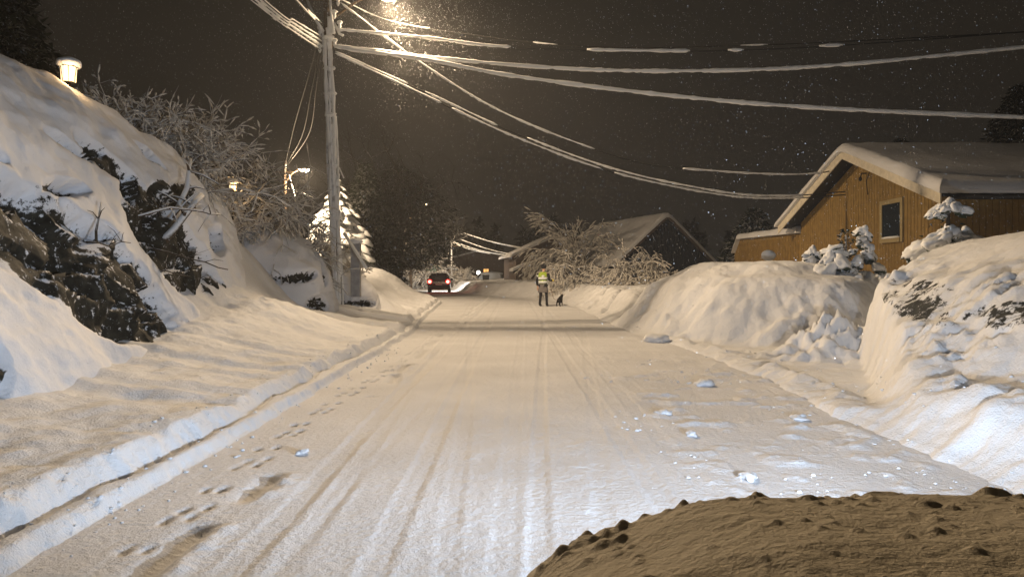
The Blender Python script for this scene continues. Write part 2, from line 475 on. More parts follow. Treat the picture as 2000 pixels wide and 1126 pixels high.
# paw prints in pairs, as dents
yy = 3.3
k = 0
while yy < 17:
    cx = -1.80 + .06 * math.sin(yy * .7) + .012 * (yy - 3)
    for (ox, oy) in ((-.055, 0), (.055, .05)):
        rnd_ = random.random(); ox += random.gauss(0, .012); oy += random.gauss(0, .02)
        for j in ((0, 1) if k % 2 else (0,)):
            ax, ay = cx + ox + (.02 if j else 0), yy + oy + j * .16
            d2 = ((X - ax) / .026) ** 2 + ((Yg - ay) / .05) ** 2
            Z = Z - .035 * (.7 + .6 * rnd_) * np.exp(-d2 * d2)
    yy += .42 + .12 * random.random(); k += 1
# fade heights to zero at the two road edges so they meet the banks
fade = (ss(0, .015, u) * (1 - ss(.988, 1, u)))[None, :]
Z = Z * fade
ROADZ = lambda x, y: 0.0
o = link('road', np.stack([X, Yg, Z], -1).reshape(-1, 3), grid_faces(len(YS), NR, True), M['road']); o['kind'] = 'structure'

dL = np.concatenate([np.linspace(0, .7, 46), np.linspace(.73, 5.2, 110), 5.2 + np.cumsum(np.linspace(.06, 2.2, 45))])
D, Yg = np.meshgrid(dL, YS)
X = Ledge(Yg) - D + ED(Yg, 0) * (1 - ss(.0, .6, D))
Z = z_left(D, Yg)
Z[:, 0] = 0
rk = np.full(X.shape, -.5)
o = link('hillside', np.stack([X, Yg, Z], -1).reshape(-1, 3), grid_faces(len(YS), len(dL)), M['bank'], attr={'rock': rk}); o['kind'] = 'structure'

dR = np.concatenate([np.linspace(0, 5.5, 170), 5.5 + np.cumsum(np.linspace(.04, 2.4, 80))])
D, Yg = np.meshgrid(dR, YS)
X = Redge(Yg) + D + ED(Yg, 40) * (1 - ss(.0, .6, D))
Z = z_right(D, Yg)
Z[:, 0] = 0
# hedge showing darkly through the face of the near mound
def ell(y, z, cy, cz, a, ln, wd):
    u_ = (y - cy) * math.cos(a) + (z - cz) * math.sin(a); w_ = -(y - cy) * math.sin(a) + (z - cz) * math.cos(a)
    return 1 - np.sqrt((u_ / ln) ** 2 + (w_ / wd) ** 2)
rk = np.maximum(ell(Yg, Z, 8.7, 1.0, .1, 1.7, .30), ell(Yg, Z, 6.5, .95, -.1, 1.2, .22))
rk = np.where(X < 7, np.clip(rk, -.5, .4) + .35 * fbm(X * 4, Yg * 4, Z * 4, 4, 77) - .06, -.5)
rk = np.clip(rk, -.5, .62)
o = link('snowy_ground', np.stack([X, Yg, Z], -1).reshape(-1, 3), grid_faces(len(YS), len(dR), True), M['bank'], attr={'rock': rk}); o['kind'] = 'structure'

def GZ(x, y):
    """height of the terrain at a point"""
    x = float(x); y_ = np.array([float(y)])
    L, Rr = float(Ledge(y_)[0]), float(Redge(y_)[0])
    if x < L: return float(z_left(np.array([L - x]), y_)[0])
    if x > Rr: return float(z_right(np.array([x - Rr]), y_)[0])
    return 0.0

# ---------------------------------------------------------------- rock outcrops
def outcrop(name, label, stations, patches, seed, amp=.16, ny=200, nv=150, film=-.5):
    ys = [s[0] for s in stations]
    Yv = np.linspace(ys[0], ys[-1], ny)
    K_ = len(stations[0][1])
    ctrl = np.array([s[1] for s in stations])             # (S,K,2)
    def sm(a):                                             # smooth interpolation between the stations
        return np.array([[np.interp(Yv, ys, a[:, k, c]) for c in (0, 1)] for k in range(K_)]).transpose(2, 0, 1)
    prof = sm(ctrl)
    ker = np.ones(9) / 9
    for k in range(K_):
        for c in (0, 1):
            p = prof[:, k, c]; prof[:, k, c] = np.convolve(np.pad(p, 4, mode='edge'), ker, 'valid')
    t = np.linspace(0, K_ - 1, nv)
    X = np.array([np.interp(t, range(K_), prof[i, :, 0]) for i in range(ny)])
    Z = np.array([np.interp(t, range(K_), prof[i, :, 1]) for i in range(ny)])
    for A in (X, Z):                                       # round the profile
        for _ in range(3):
            A[:, 1:-1] = (A[:, :-2] + A[:, 1:-1] * 2 + A[:, 2:]) / 4
    Yv2 = np.repeat(Yv[:, None], nv, 1)
    v = np.stack([X, Yv2, Z], -1)
    du = np.gradient(v, axis=0); dv = np.gradient(v, axis=1)
    n = np.cross(dv, du); n /= np.linalg.norm(n, axis=2)[..., None] + 1e-9
    if n[ny // 2, nv // 2, 0] < 0 and n[ny // 2, nv // 2, 2] < .2: n = -n
    if n[..., 2].mean() < 0: n = -n
    rk = np.full(X.shape, -1.0)
    for (cy, cz, a, ln, wd) in patches:
        rk = np.maximum(rk, ell(Yv2, Z, cy, cz, a, ln, wd))
    big = fbm(v[..., 0] * .8, v[..., 1] * .8, v[..., 2] * .8, 3, seed)
    med = fbm(v[..., 0] * 2.6, v[..., 1] * 2.6, v[..., 2] * 3.6, 4, seed + 5)
    st = fbm(v[..., 0] * 2, v[..., 1] * 1.5 + v[..., 2] * 2, v[..., 2] * 4 + v[..., 1] * 2, 5, seed + 9)
    rr_ = np.random.default_rng(seed + 77); nc = 340
    pick = v.reshape(-1, 3)[rr_.integers(0, ny * nv, nc)] + rr_.normal(0, .05, (nc, 3)); nn_ = rr_.normal(0, 1, (nc, 3)); nn_ /= np.linalg.norm(nn_, axis=1)[:, None]
    warp = v.reshape(-1, 3) + .10 * np.stack([fbm(v[..., 0] * 3 + 9 * q_, v[..., 1] * 3, v[..., 2] * 3, 3, seed + 60 + q_).ravel() for q_ in range(3)], 1)
    sc_ = np.array([1, 1, 1.5]); d2_ = ((warp * sc_) ** 2).sum(1)[:, None] - 2 * (warp * sc_) @ (pick * sc_).T + ((pick * sc_) ** 2).sum(1)[None, :]
    ci_ = d2_.argmin(1); facet = np.clip(((warp - pick[ci_]) * nn_[ci_]).sum(1) * .55, -.13, .13).reshape(X.shape) + rr_.uniform(-.05, .05, nc)[ci_].reshape(X.shape)
    rk = np.clip(rk * 1.5, -.6, .30) + .26 * med + .12 * st + .07 * fbm(v[..., 0] * 9, v[..., 1] * 9, v[..., 2] * 9, 3, seed + 30) + .08
    expo = ss(-.05, .15, rk)
    ridged = 1 - np.abs(fbm(v[..., 0] * 1.6, v[..., 1] * 1.4, v[..., 2] * 1.2, 4, seed + 12)) * 2
    disp = amp * big + .07 * med * (1 - expo) + .07 * (1 - expo) + expo * (.05 * st + facet - .10)
    disp = disp + (.010 + .022 * expo) * fbm(v[..., 0] * 8, v[..., 1] * 8, v[..., 2] * 10, 4, seed + 20)
    fadeb = ss(0, .05, np.linspace(0, 1, nv))[None, :]
    v = v + n * (disp * fadeb)[..., None]
    du = np.gradient(v, axis=0); dv = np.gradient(v, axis=1); n2 = np.cross(dv, du); n2 /= np.linalg.norm(n2, axis=2)[..., None] + 1e-9
    rk = rk - .30 * ss(.5, .85, np.abs(n2[..., 2])) + .13
    o = link(name, v.reshape(-1, 3), grid_faces(ny, nv, True), M['rock'], attr={'rock': np.clip(rk, -.6, .37) + .12})
    return tag(o, label, 'rock')

B = -.4
outcrop('rock_outcrop', 'tallest snow covered rock face at the near left with bare black patches', [
    (1.5, [(-3.3, B), (-3.7, .2), (-4.2, 1.2), (-4.9, 2.6), (-5.8, 3.6), (-7, 4.1), (-9.5, 4.1), (-11, 2)]),
    (4.5, [(-3.45, B), (-3.75, .2), (-4.3, 1.2), (-5.0, 2.6), (-5.9, 3.6), (-7.1, 4.2), (-9.5, 4.2), (-11, 2)]),
    (6.5, [(-3.75, B), (-4.0, .3), (-4.5, 1.25), (-5.2, 2.5), (-5.9, 3.5), (-7.0, 4.2), (-9.5, 4.3), (-11, 2)]),
    (9.0, [(-4.25, B), (-4.4, .4), (-4.8, 1.3), (-5.35, 2.5), (-5.85, 3.45), (-6.6, 4.1), (-9, 4.4), (-11, 2)]),
    (11., [(-4.45, B), (-4.6, .5), (-4.95, 1.35), (-5.35, 2.35), (-5.75, 3.2), (-6.35, 3.82), (-9, 4.2), (-11, 2)]),
    (13., [(-4.7, B), (-4.8, .6), (-5.05, 1.3), (-5.3, 2.1), (-5.6, 2.85), (-6.05, 3.42), (-8.5, 3.7), (-10, 2)]),
    (14., [(-5.0, B), (-5.1, .6), (-5.25, 1.1), (-5.5, 1.8), (-5.85, 2.5), (-6.3, 3.0), (-8.5, 3.2), (-10, 2)]),
    (14.8, [(-5.8, B), (-5.9, .2), (-6.0, .5), (-6.2, .9), (-6.5, 1.3), (-7.0, 1.7), (-8.5, 2), (-10, 1)]),
], [(7.9, 1.35, -.40, 2.0, .74), (10.8, 1.55, -.55, 1.35, .72), (11.6, 2.55, .25, .9, .20), (9.9, 2.75, -.5, .75, .22), (8.4, 2.3, .1, .5, .10),
    (5.2, .42, .5, .55, .22), (12.6, 1.9, .3, .5, .25), (9.0, 2.9, -.3, .4, .12), (10.6, 2.35, .6, .6, .16), (12.2, 1.1, -.9, .5, .15), (11.2, 3.1, -.4, .35, .10), (7.2, 2.5, 0, .3, .07)], 5, ny=330, nv=230)
outcrop('rock_outcrop', 'narrow upright rock with a rounded snow cap behind the tallest rock face', [
    (13.6, [(-5.2, B), (-5.2, .6), (-5.4, 1.2), (-5.6, 1.9), (-5.85, 2.55), (-6.4, 3.0), (-8, 3.1), (-9, 1)]),
    (14.8, [(-5.55, B), (-5.6, .7), (-5.65, 1.3), (-5.75, 2.0), (-5.95, 2.65), (-6.45, 3.1), (-8, 3.2), (-9, 1)]),
    (15.4, [(-5.75, B), (-5.75, .7), (-5.8, 1.3), (-5.9, 1.9), (-6.1, 2.45), (-6.5, 2.85), (-8, 3.0), (-9, 1)]),
    (15.9, [(-6.1, B), (-6.1, .4), (-6.2, .8), (-6.3, 1.2), (-6.6, 1.5), (-6.9, 1.7), (-8, 1.8), (-9, 1)]),
], [(15.3, 1.9, -1.2, .35, .12), (15.2, 1.0, 0, .3, .12)], 25, amp=.08, ny=90, nv=130)
outcrop('rock_outcrop', 'grey angular rock with a smooth snow top between the narrow rock and the utility pole', [
    (16.3, [(-5.2, B), (-5.2, -.3), (-5.3, -.2), (-5.5, 0), (-5.8, .1), (-6.6, .2), (-8, .3), (-9, .3)]),
    (16.9, [(-4.55, B), (-4.55, .5), (-4.62, .9), (-4.8, 1.3), (-5.3, 1.65), (-6.2, 1.95), (-7.5, 2.1), (-9, 1)]),
    (17.6, [(-4.4, B), (-4.4, .6), (-4.5, 1.1), (-4.75, 1.6), (-5.2, 2.05), (-6.1, 2.4), (-7.5, 2.6), (-9, 1)]),
    (18.8, [(-4.6, B), (-4.6, .6), (-4.8, 1.1), (-5.0, 1.65), (-5.4, 2.15), (-6.1, 2.5), (-7.5, 2.8), (-9, 1)]),
    (20.2, [(-5.3, B), (-5.3, .6), (-5.4, .9), (-5.5, 1.1), (-5.8, 1.4), (-6.3, 1.7), (-7.5, 2.0), (-9, 1)]),
], [(17.0, .62, 0, .25, .22), (17.6, 1.45, .9, .55, .09), (16.9, 1.25, .3, .3, .1)], 35, amp=.08, ny=120, nv=130)
outcrop('rock_outcrop', 'small low grey boulder in the bank in front of the utility pole', [
    (20.6, [(-4.3, B), (-4.3, 0), (-4.4, .1), (-4.6, .2), (-4.9, .3), (-5.2, .3), (-5.6, .2), (-6, 0)]),
    (20.9, [(-4.1, B), (-4.1, .4), (-4.15, .7), (-4.3, 1.0), (-4.6, 1.2), (-5.0, 1.25), (-5.5, 1.1), (-6, 0)]),
    (21.6, [(-4.0, B), (-4.0, .5), (-4.1, .8), (-4.25, 1.05), (-4.6, 1.3), (-5.1, 1.35), (-5.6, 1.2), (-6, 0)]),
    (22.6, [(-4.4, B), (-4.4, .1), (-4.5, .3), (-4.6, .5), (-4.9, .6), (-5.2, .6), (-5.6, .5), (-6, 0)]),
], [(20.9, .5, 0, .3, .12)], 45, amp=.05, ny=60, nv=80)

# ---------------------------------------------------------------- twig growth
def grow(segs, p, d, ln, r, depth, spread=.6, up=.1, droop=0.0, kids=(3, 5), taper=.62, wig=.25, steps=4):
    d = d.normalized(); pts = [p.copy()]
    q = p.copy()
    for i in range(steps):
        d = (d + Vector((random.gauss(0, wig), random.gauss(0, wig), random.gauss(0, wig) + up - droop * (i + 1) / steps))).normalized()
        q2 = q + d * ln / steps
        r0 = r * (1 - .55 * i / steps); r1 = r * (1 - .55 * (i + 1) / steps)
        segs.append((*q, *q2, r0, r1)); q = q2; pts.append(q.copy())
    if depth <= 0: return
    for k_ in range(random.randint(*kids)):
        j = random.randint(1, len(pts) - 1)
        ax = Vector((random.gauss(0, 1), random.gauss(0, 1), random.gauss(0, 1))).normalized()
        nd = (d * (1 - spread * .5) + ax * spread)
        grow(segs, pts[j], nd, ln * random.uniform(.5, .8), r * taper, depth - 1, spread, up, droop, kids, taper, wig, max(2, steps - 1))


def rime(segs, k, scale, parent, seed):
    s = np.asarray(segs, float); r = np.random.default_rng(seed)
    s = np.concatenate([s[r.random(len(s)) < k], s[r.random(len(s)) < k * .5]])
    d = s[:, 3:6] - s[:, :3]; n = len(s)
    off = np.stack([np.zeros(n), np.zeros(n), s[:, 6] * 1.0 + .3 * scale * .02], 1)
    t0 = r.uniform(-.1, .3, (n, 1)); t1 = r.uniform(.7, 1.2, (n, 1))
    a = s[:, :3] + d * t0 + off; b = s[:, :3] + d * t1 + off; m = (a + b) / 2 + np.array([0, 0, .004])
    rr = r.uniform(.010, .024, n) * scale
    q = np.concatenate([np.concatenate([a, m, (rr * .3)[:, None], rr[:, None]], 1), np.concatenate([m, b, rr[:, None], (rr * .25)[:, None]], 1)])
    segs_mesh('snow_coating', q, M['rime'], parent, 5)


def bush(name, label, loc, h, w, stems=9, depth=3, r=.022, droop=0., lean=(0, 0), material='twig', group=None, cat='bush', kids=(3, 5), up=.06, seed=1, wig=.22, spread=.75):
    random.seed(seed)
    root = thing(name, label, cat, loc, 0, group)
    segs = []
    for i in range(stems):
        a = 2 * PI * i / stems + random.uniform(-.3, .3)
        d = Vector((math.cos(a) * w / h + lean[0], math.sin(a) * w / h + lean[1], 1.0))
        grow(segs, Vector((math.cos(a) * .06, math.sin(a) * .06, -.15)), d, h * random.uniform(.6, .85), r, depth, spread, up, droop, kids, .66, wig)
    a = np.array(segs)
    big = a[:, 6] > r * .6
    segs_mesh('stem', a[big], M['bark'] if material != 'twigdark' else M['twigdark'], root, 5)
    segs_mesh('twigs', a[~big], M[material], root, 3)
    rime(a, .75, max(1.0, loc[1] / 20), root, seed)
    return root

g1 = 'snow laden bushes behind the rock crest'
bush('snowy_bush', 'small blurry snow laden bush just right of the lit garden lantern on the rock crest', (-7.4, 13.2, 3.7), 1.0, .9, 12, 3, .02, .25, (.1, 0), group=g1, seed=2, kids=(4, 6))
bush('snowy_bush', 'snow laden bush above the steepest stretch of the rock crest', (-7.05, 14.6, 3.1), 1.6, 1.1, 14, 3, .022, .2, (.25, 0), group=g1, seed=3, kids=(4, 6))
bush('snowy_bush', 'widest snow laden bush with twigs arching right over the second lantern', (-7.1, 18.0, 2.2), 2.1, 1.5, 16, 3, .030, .26, (.35, 0), group=g1, seed=4, kids=(4, 6))
bush('snowy_bush', 'snow laden bush behind the narrow upright rock', (-7.0, 16.9, 2.3), 1.0, .9, 10, 3, .024, .2, (.45, 0), group=g1, seed=14, kids=(4, 6))
bush('snowy_bush', 'low bushy shrub white with snow left of the utility pole', (-6.2, 21.6, 1.2), 1.35, 1.3, 14, 3, .024, .1, (.1, 0), group=g1, seed=5, kids=(4, 6))
bush('snowy_bush', 'low snowy scrub around the foot of the utility pole', (-5.3, 22.4, .9), .8, .9, 10, 3, .02, .1, (.1, 0), group=g1, seed=6)

# branches lying on and hanging over the tall rock
def branch(label, pts, r, mat_, kids=0, seed=0, name='fallen_branch'):
    random.seed(seed)
    mb = MB(); pts = [Vector(p) for p in pts]
    n = len(pts)
    fine = []
    for i in range(n - 1):
        for t in (0, .5):
            fine.append(pts[i].lerp(pts[i + 1], t) + Vector((random.gauss(0, .01), random.gauss(0, .01), random.gauss(0, .015))))
    fine.append(pts[-1])
    rr = [r * (1 - .6 * i / len(fine)) * random.uniform(.85, 1.15) for i in range(len(fine))]
    mb.tube(fine, rr, 7)
    for k_ in range(kids):
        p = fine[random.randint(2, len(fine) - 2)]
        q = p + Vector((random.gauss(.1, .2), random.gauss(0, .2), random.gauss(.05, .15)))
        mb.tube([p, p.lerp(q, .5) + Vector((0, 0, .03)), q], [r * .45, r * .35, r * .15], 5)
    return tag(mb.build(name, mat_, None, True), label, 'branch')
g = 'twig'
branch('thick snow loaded branch leaning up the black hollow of the tall rock', [P(300, 490, 10.5), P(335, 430, 10.9), P(365, 365, 11.3), P(372, 310, 11.6)], .055, M['twig'], 5, 1)
branch('forked snow loaded branch crossing the hollow beside the leaning one', [P(318, 470, 10.6), P(360, 420, 10.9), P(395, 380, 11.3)], .065, M['twig'], 4, 2)
branch('pale crooked branch lying almost level over the hollow', [P(270, 420, 10.0), P(330, 405, 10.4), P(395, 412, 10.9), P(430, 418, 11.2)], .022, M['twig'], 5, 3)
branch('long dark twig pointing right from the foot of the hollow', [P(300, 485, 9.9), P(345, 498, 10.2), P(400, 512, 10.6), P(445, 526, 11.0)], .014, M['twigdark'], 3, 4)
branch('short dark twig below the long dark twig on the rock', [P(275, 535, 9.5), P(320, 530, 9.9), P(372, 540, 10.3)], .011, M['twigdark'], 3, 5)
branch('dark twig hanging down over the black rock patch', [P(170, 470, 8.2), P(215, 478, 8.6), P(255, 474, 9.0)], .010, M['twigdark'], 3, 6)
branch('thin upright brown stem on the rock left of the snow rib', [P(188, 470, 8.4), P(190, 430, 8.5), P(198, 395, 8.7)], .016, M['bark'], 2, 7)

# ---------------------------------------------------------------- snow laden conifers
def pads(mb_, c, h, w, levels, seed, per=7, top=.12):
    random.seed(seed)
    for i in range(levels):
        t = i / (levels - 1)
        z = h * (.08 + .9 * t); rr = w * (1 - t) ** .8 + top
        n = max(3, int(per * (1 - t * .6)))
        for k_ in range(n):
            a = 2 * PI * (k_ + random.random() * .7) / n + i
            ln = rr * random.uniform(.55, 1.2)
            for s in (.45, .8, 1.05):
                q = (math.cos(a) * ln * s, math.sin(a) * ln * s, z - ln * .42 * s * s)
                sz = rr * .30 * (1.25 - s * .4) + .05
                Mr = Matrix.Rotation(a, 4, 'Z') @ Matrix.Rotation(.45 * s + .1, 4, 'Y')
                mb_.blob(q, (sz * 1.25, sz * random.uniform(.6, .9), sz * .48), random.randint(0, 999), .55, 2, Mr)
    mb_.blob((0, 0, h), (top, top, top * 1.6), seed, .4, 2)


def needles(name, parent, h, w, n, seed, mat_='needle', ln=.22, shape=.8, z0=.05, rnd=False):
    r = np.random.default_rng(seed)
    t = r.random(n) ** 1.0; a = r.random(n) * 2 * PI
    rad = (w * (1 - t) ** shape + .05) * np.sqrt(r.random(n)) * (1 + .3 * np.sin(a * 5 + t * 30))
    if rnd: rad = w * np.sqrt(np.clip(1 - (2 * t - 1) ** 2, 0, 1)) * np.sqrt(r.random(n)) * (1 + .22 * np.sin(a * 4 + t * 11) + .15 * np.sin(a * 9 - t * 23))
    c = np.stack([np.cos(a) * rad, np.sin(a) * rad, h * (z0 + (1 - z0) * t) - rad * .35], 1)
    d = np.stack([np.cos(a), np.sin(a), -.5 + r.normal(0, .4, n)], 1) + r.normal(0, .5, (n, 3)); d /= np.linalg.norm(d, axis=1)[:, None]
    s = np.cross(d, r.normal(0, 1, (n, 3))); s /= np.linalg.norm(s, axis=1)[:, None]
    L = (ln * r.uniform(.5, 1.3, n))[:, None]
    v = np.stack([c - s * L * .22, c + d * L, c + s * L * .22], 1).reshape(-1, 3)
    return link(name, v, np.arange(n * 3).reshape(-1, 3), M[mat_], parent, False)


def fir(label, loc, h, w, levels, seed, name='snowy_fir', per=7, group=None, nn=500):
    root = thing(name, label, 'conifer', loc, 0, group)
    mb = MB(); pads(mb, None, h, w, levels, seed, per)
    mb.build('snowy_boughs', M['fir'], root, True)
    needles('crown', root, h, w * .75, nn, seed, 'needle', .12)
    MB().tube([(0, 0, -.4), (0, 0, h * .5), (0, 0, h * .95)], [.12 * h / 4, .08 * h / 4, .02], 8).build('trunk', M['bark'], root, True)
    return root
fir('snow buried fir glowing white beside the far street lamp', (-9.75, 40, 1.6), 5.2, 2.0, 13, 3, per=12, nn=1500)
def lobes(name, label, cat, loc, items, n, seed, nn=300, squat=1.0):
    # items: (cx, cy, cz, radius, height) cones of drooping snow cushions
    random.seed(seed); root = thing(name, label, cat, loc); mb = MB()
    for (cx, cy, cz, w, h) in items:
        for k_ in range(n):
            t = (k_ + .5) / n; a = k_ * 2.4 + random.random(); rr = w * (1 - t) ** .7
            sz = random.uniform(.10, .17) * (1.25 - .5 * t) * w / .7
            Mr = Matrix.Rotation(a, 4, 'Z') @ Matrix.Rotation(random.uniform(.25, 1.0), 4, 'Y')
            mb.blob((cx + math.cos(a) * rr * .8, cy + math.sin(a) * rr * .8, cz + h * t * squat - rr * .15), (sz * 1.65, sz * random.uniform(.85, 1.2), sz * .95), random.randint(0, 999), .9, 3, Mr)
    mb.build('snow_boughs', M['fir'], root, True)
    h = max(i[2] + i[4] for i in items)
    needles('needles', root, h, items[0][3] * .9, nn, seed, 'needle', .10)
    MB().tube([(0, 0, -.4), (0, 0, h * .5), (0, 0, h * .92)], [.05, .035, .015], 7).build('stem', M['bark'], root, True)
    return root


def darktree(label, loc, h, w, seed, kind='conifer', n=14000, name='dark_conifer', group=None, trunk=.2):
    root = thing(name, label, 'tree', loc, 0, group)
    MB().tube([(0, 0, -.5), (0.05 * w, 0, h * .45), (0, 0, h * .97)], [trunk, trunk * .6, .03], 8).build('trunk', M['bark'], root, True)
    if kind == 'conifer':
        needles('crown', root, h, w, n, seed, 'needle', .34, .75)
    else:
        random.seed(seed); segs = []
        for i in range(13):
            a = 2.4 * i; zz = h * random.uniform(.12, .62)
            d = Vector((math.cos(a), math.sin(a), random.uniform(.25, 1.1)))
            grow(segs, Vector((0, 0, zz)), d, w * random.uniform(.75, 1.0), .09, 4, .8, .03, .12, (3, 5), .6, .25)
        a = np.array(segs)
        segs_mesh('limbs', a[a[:, 6] > .03], M['bark'], root, 5)
        segs_mesh('crown', a[a[:, 6] <= .03], M['twigdark'], root, 3)
        needles('foliage', root, h * .95, w * .95, n, seed, 'needle', .24, .45, .15, True)
    return root
g2 = 'dark trees around the lane'
darktree('dark spruce rising behind the rock crest in the top left corner', (-17.4, 24, 4.0), 9.5, 2.6, 31, n=16000, group=g2)
darktree('dark spruce at the extreme left edge of the photo', (-20.2, 25, 4.0), 11, 2.8, 32, n=14000, group=g2)
darktree('broad dark bare tree behind the utility pole and above the red lit car', (-9.6, 61, .8), 10.4, 4.9, 33, 'bare', n=26000, name='bare_tree', group=g2, trunk=.3)
darktree('dark bushy pine right beside the white snow buried fir', (-9.3, 45.5, 1.2), 7.2, 2.1, 34, n=17000, group=g2)
darktree('dark bare tree leaning over the lane in front of the white bush', (-11.5, 53, .8), 8.0, 3.4, 36, 'bare', name='bare_tree', group=g2, trunk=.25)
darktree('dark spruce behind the far street lamp pole', (-17.5, 50, 3.0), 6.6, 2.8, 35, n=9000, group=g2)
for i, (x, y_, h, w, lab) in enumerate([
        (31, 44, 12.2, 4.5, 'dark tree rising behind the yellow house roof at the right edge'),
        (25.5, 47, 9.5, 3.6, 'dark tree behind the ridge of the yellow house'),
        (12.5, 37, 3.9, 2.4, 'dark bush between the dark blue gable and the yellow annex'),
        (15.3, 36, 4.6, 2.4, 'dark bush behind the end of the yellow annex')]):
    darktree(lab, (x, y_, .8), h, w, 50 + i, n=9000, name='dark_tree' if h > 8 else 'dark_bush', group=g2)

# bent birch and the snowy bushes round the dark blue gable
g3 = 'snow laden bushes by the dark blue house'
def willow(label, loc, h, w, seed, lean=(0, 0), stems=12, r=.05, name='snowy_bush', depth=3, droop=.6, group=g3, kids=(4, 6)):
    return bush(name, label, loc, h, w, stems, depth, r, droop, lean, 'twig', group, 'bush' if name != 'bent_birch' else 'tree', kids, .05, seed)
bush('bent_birch', 'tall birch bent leftward under snow behind the person', (4.3, 46, .9), 3.3, .16, 9, 3, .055, .42, (-.10, 0), 'twig', g3, 'tree', (5, 7), .06, 61, .16, .26)
willow('upright snowy shrub right behind the person in the reflective vest', (3.3, 38.5, .7), 1.9, .9, 62, (.1, 0), 12, .045)
willow('snowy bush left of the garage wall under the long roof', (3.9, 42, .8), 1.9, 1.0, 63, (.1, 0), 12, .045)
willow('broad snowy bush below the left eave of the dark blue house', (6.2, 36.5, .8), 1.75, 1.2, 64, (.15, 0), 14, .045)
willow('tallest snowy bush in front of the dark blue gable', (7.0, 36, .8), 2.3, 1.2, 65, (.1, 0), 14, .05)
willow('low snowy hedge bush at the right foot of the dark blue gable', (7.6, 34.5, .8), 1.25, 1.1, 66, (0, 0), 14, .045)
willow('low snowy hedge bush in the middle of the verge', (5.6, 35.5, .8), 1.2, 1.1, 67, (0, 0), 14, .045)
willow('thin snowy treetop poking above the long roof', (9.9, 58, 2.0), 4.2, .7, 68, (-.05, 0), 8, .06)
willow('brightly lit snowy bush above the roof of the red lit car', (-9.4, 74, .6), 3.6, 2.6, 69, (0, 0), 16, .09, 'snowy_bush', 3, .3)
willow('small snowy shrub right of the red lit car by the slim pole', (-6.2, 80, .6), 2.0, 1.4, 70, (0, 0), 12, .07, 'snowy_bush', 3, .3)

# stalks poking out of the mounds
st = thing('snow_capped_stake', 'short stake wearing a round snow ball on top of the left mound', 'stake', (6.3, 17.6, 1.55))
MB().tube([(0, 0, -.3), (0, 0, .2)], .025, 6).build('stake', M['bark'], st, True)
MB().blob((0, 0, .24), (.17, .15, .13), 4, .2, 3).build('snow_cap', M['snow'], st, True)
lobes('snowy_fir', 'squat snow lumped fir in the gap left of the nearest right mound', 'conifer', P(1652, 600, 14.6), [(.34, 0, 0, .62, 1.6), (-.25, 0, 0, .75, 1.2), (.05, -.4, -.3, .9, .85), (.7, 0, -.2, .55, .9)], 20, 8)
lobes('snowy_fir', 'small snow lumped fir left of the squat one by the yellow wall', 'conifer', P(1588, 575, 15.4), [(0, 0, 0, .6, .95)], 26, 12, 120)
lobes('snowy_shrub', 'shrub weighed down by a broad snow cushion at the crest of the near right mound', 'bush', P(1852, 478, 12.4), [(0, 0, -.1, .70, .30), (.3, .1, -.1, .62, .26), (.03, 0, .60, .30, .16), (-.2, 0, .5, .16, .1)], 20, 17, 40)

# ---------------------------------------------------------------- yellow house
HX, YN, YF = 10.6, 17.4, 26.3
YR, ZR, ZE = 21.75, 5.0, 3.15          # ridge and eave of the roof deck
XE = 29.0
hs = thing('yellow_house', 'ochre yellow board house with a thick snow roof and one small dark window', 'house', (HX, YN, .3))
def H(o):
    o.data.transform(Matrix.Translation((-HX, -YN, -.3))); return o
pitch = (ZR - ZE) / (YR - YN + .6)
def roofz(y_): return ZR - abs(y_ - YR) * pitch
w = MB()
w.prism([(YN, -.3), (YF, -.3), (YF, roofz(YF) - .06), (YR, ZR - .06), (YN, roofz(YN) - .06)], 'x', HX, XE)
yb = YN + .04
while yb < YF - .03:
    if not (19.35 < yb < 20.6):
        w.box((HX - .009, yb, -.2), (HX, yb + .045, roofz(yb) - .09))
    else:
        w.box((HX - .009, yb, -.2), (HX, yb + .045, 2.28)); w.box((HX - .009, yb, 3.5), (HX, yb + .045, roofz(yb) - .09))
    yb += .16
xb = HX + .1
while xb < 20:
    w.box((xb, YN - .022, -.2), (xb + .045, YN, roofz(YN) - .1)); xb += .16
H(w.build('wall', M['yellow'], hs))
OX = HX - .6
rf = MB()
for s in (0, 1):
    ya = YN - .62 if s == 0 else YF + .62
    p = [(ya, roofz(ya)), (YR, ZR), (YR, ZR + .09), (ya, roofz(ya) + .09)]
    rf.prism(p if s else p[::-1], 'x', OX + .035, XE + .5)
roof = H(rf.build('roof', M['black'], hs))
fa = MB()
for s in (0, 1):
    ya = YN - .66 if s == 0 else YF + .66
    fa.prism([(ya, roofz(ya) - .16), (YR, ZR - .16), (YR, ZR + .12), (ya, roofz(ya) + .12)], 'x', OX, OX + .03)
H(fa.build('fascia', M['fascia'], roof))
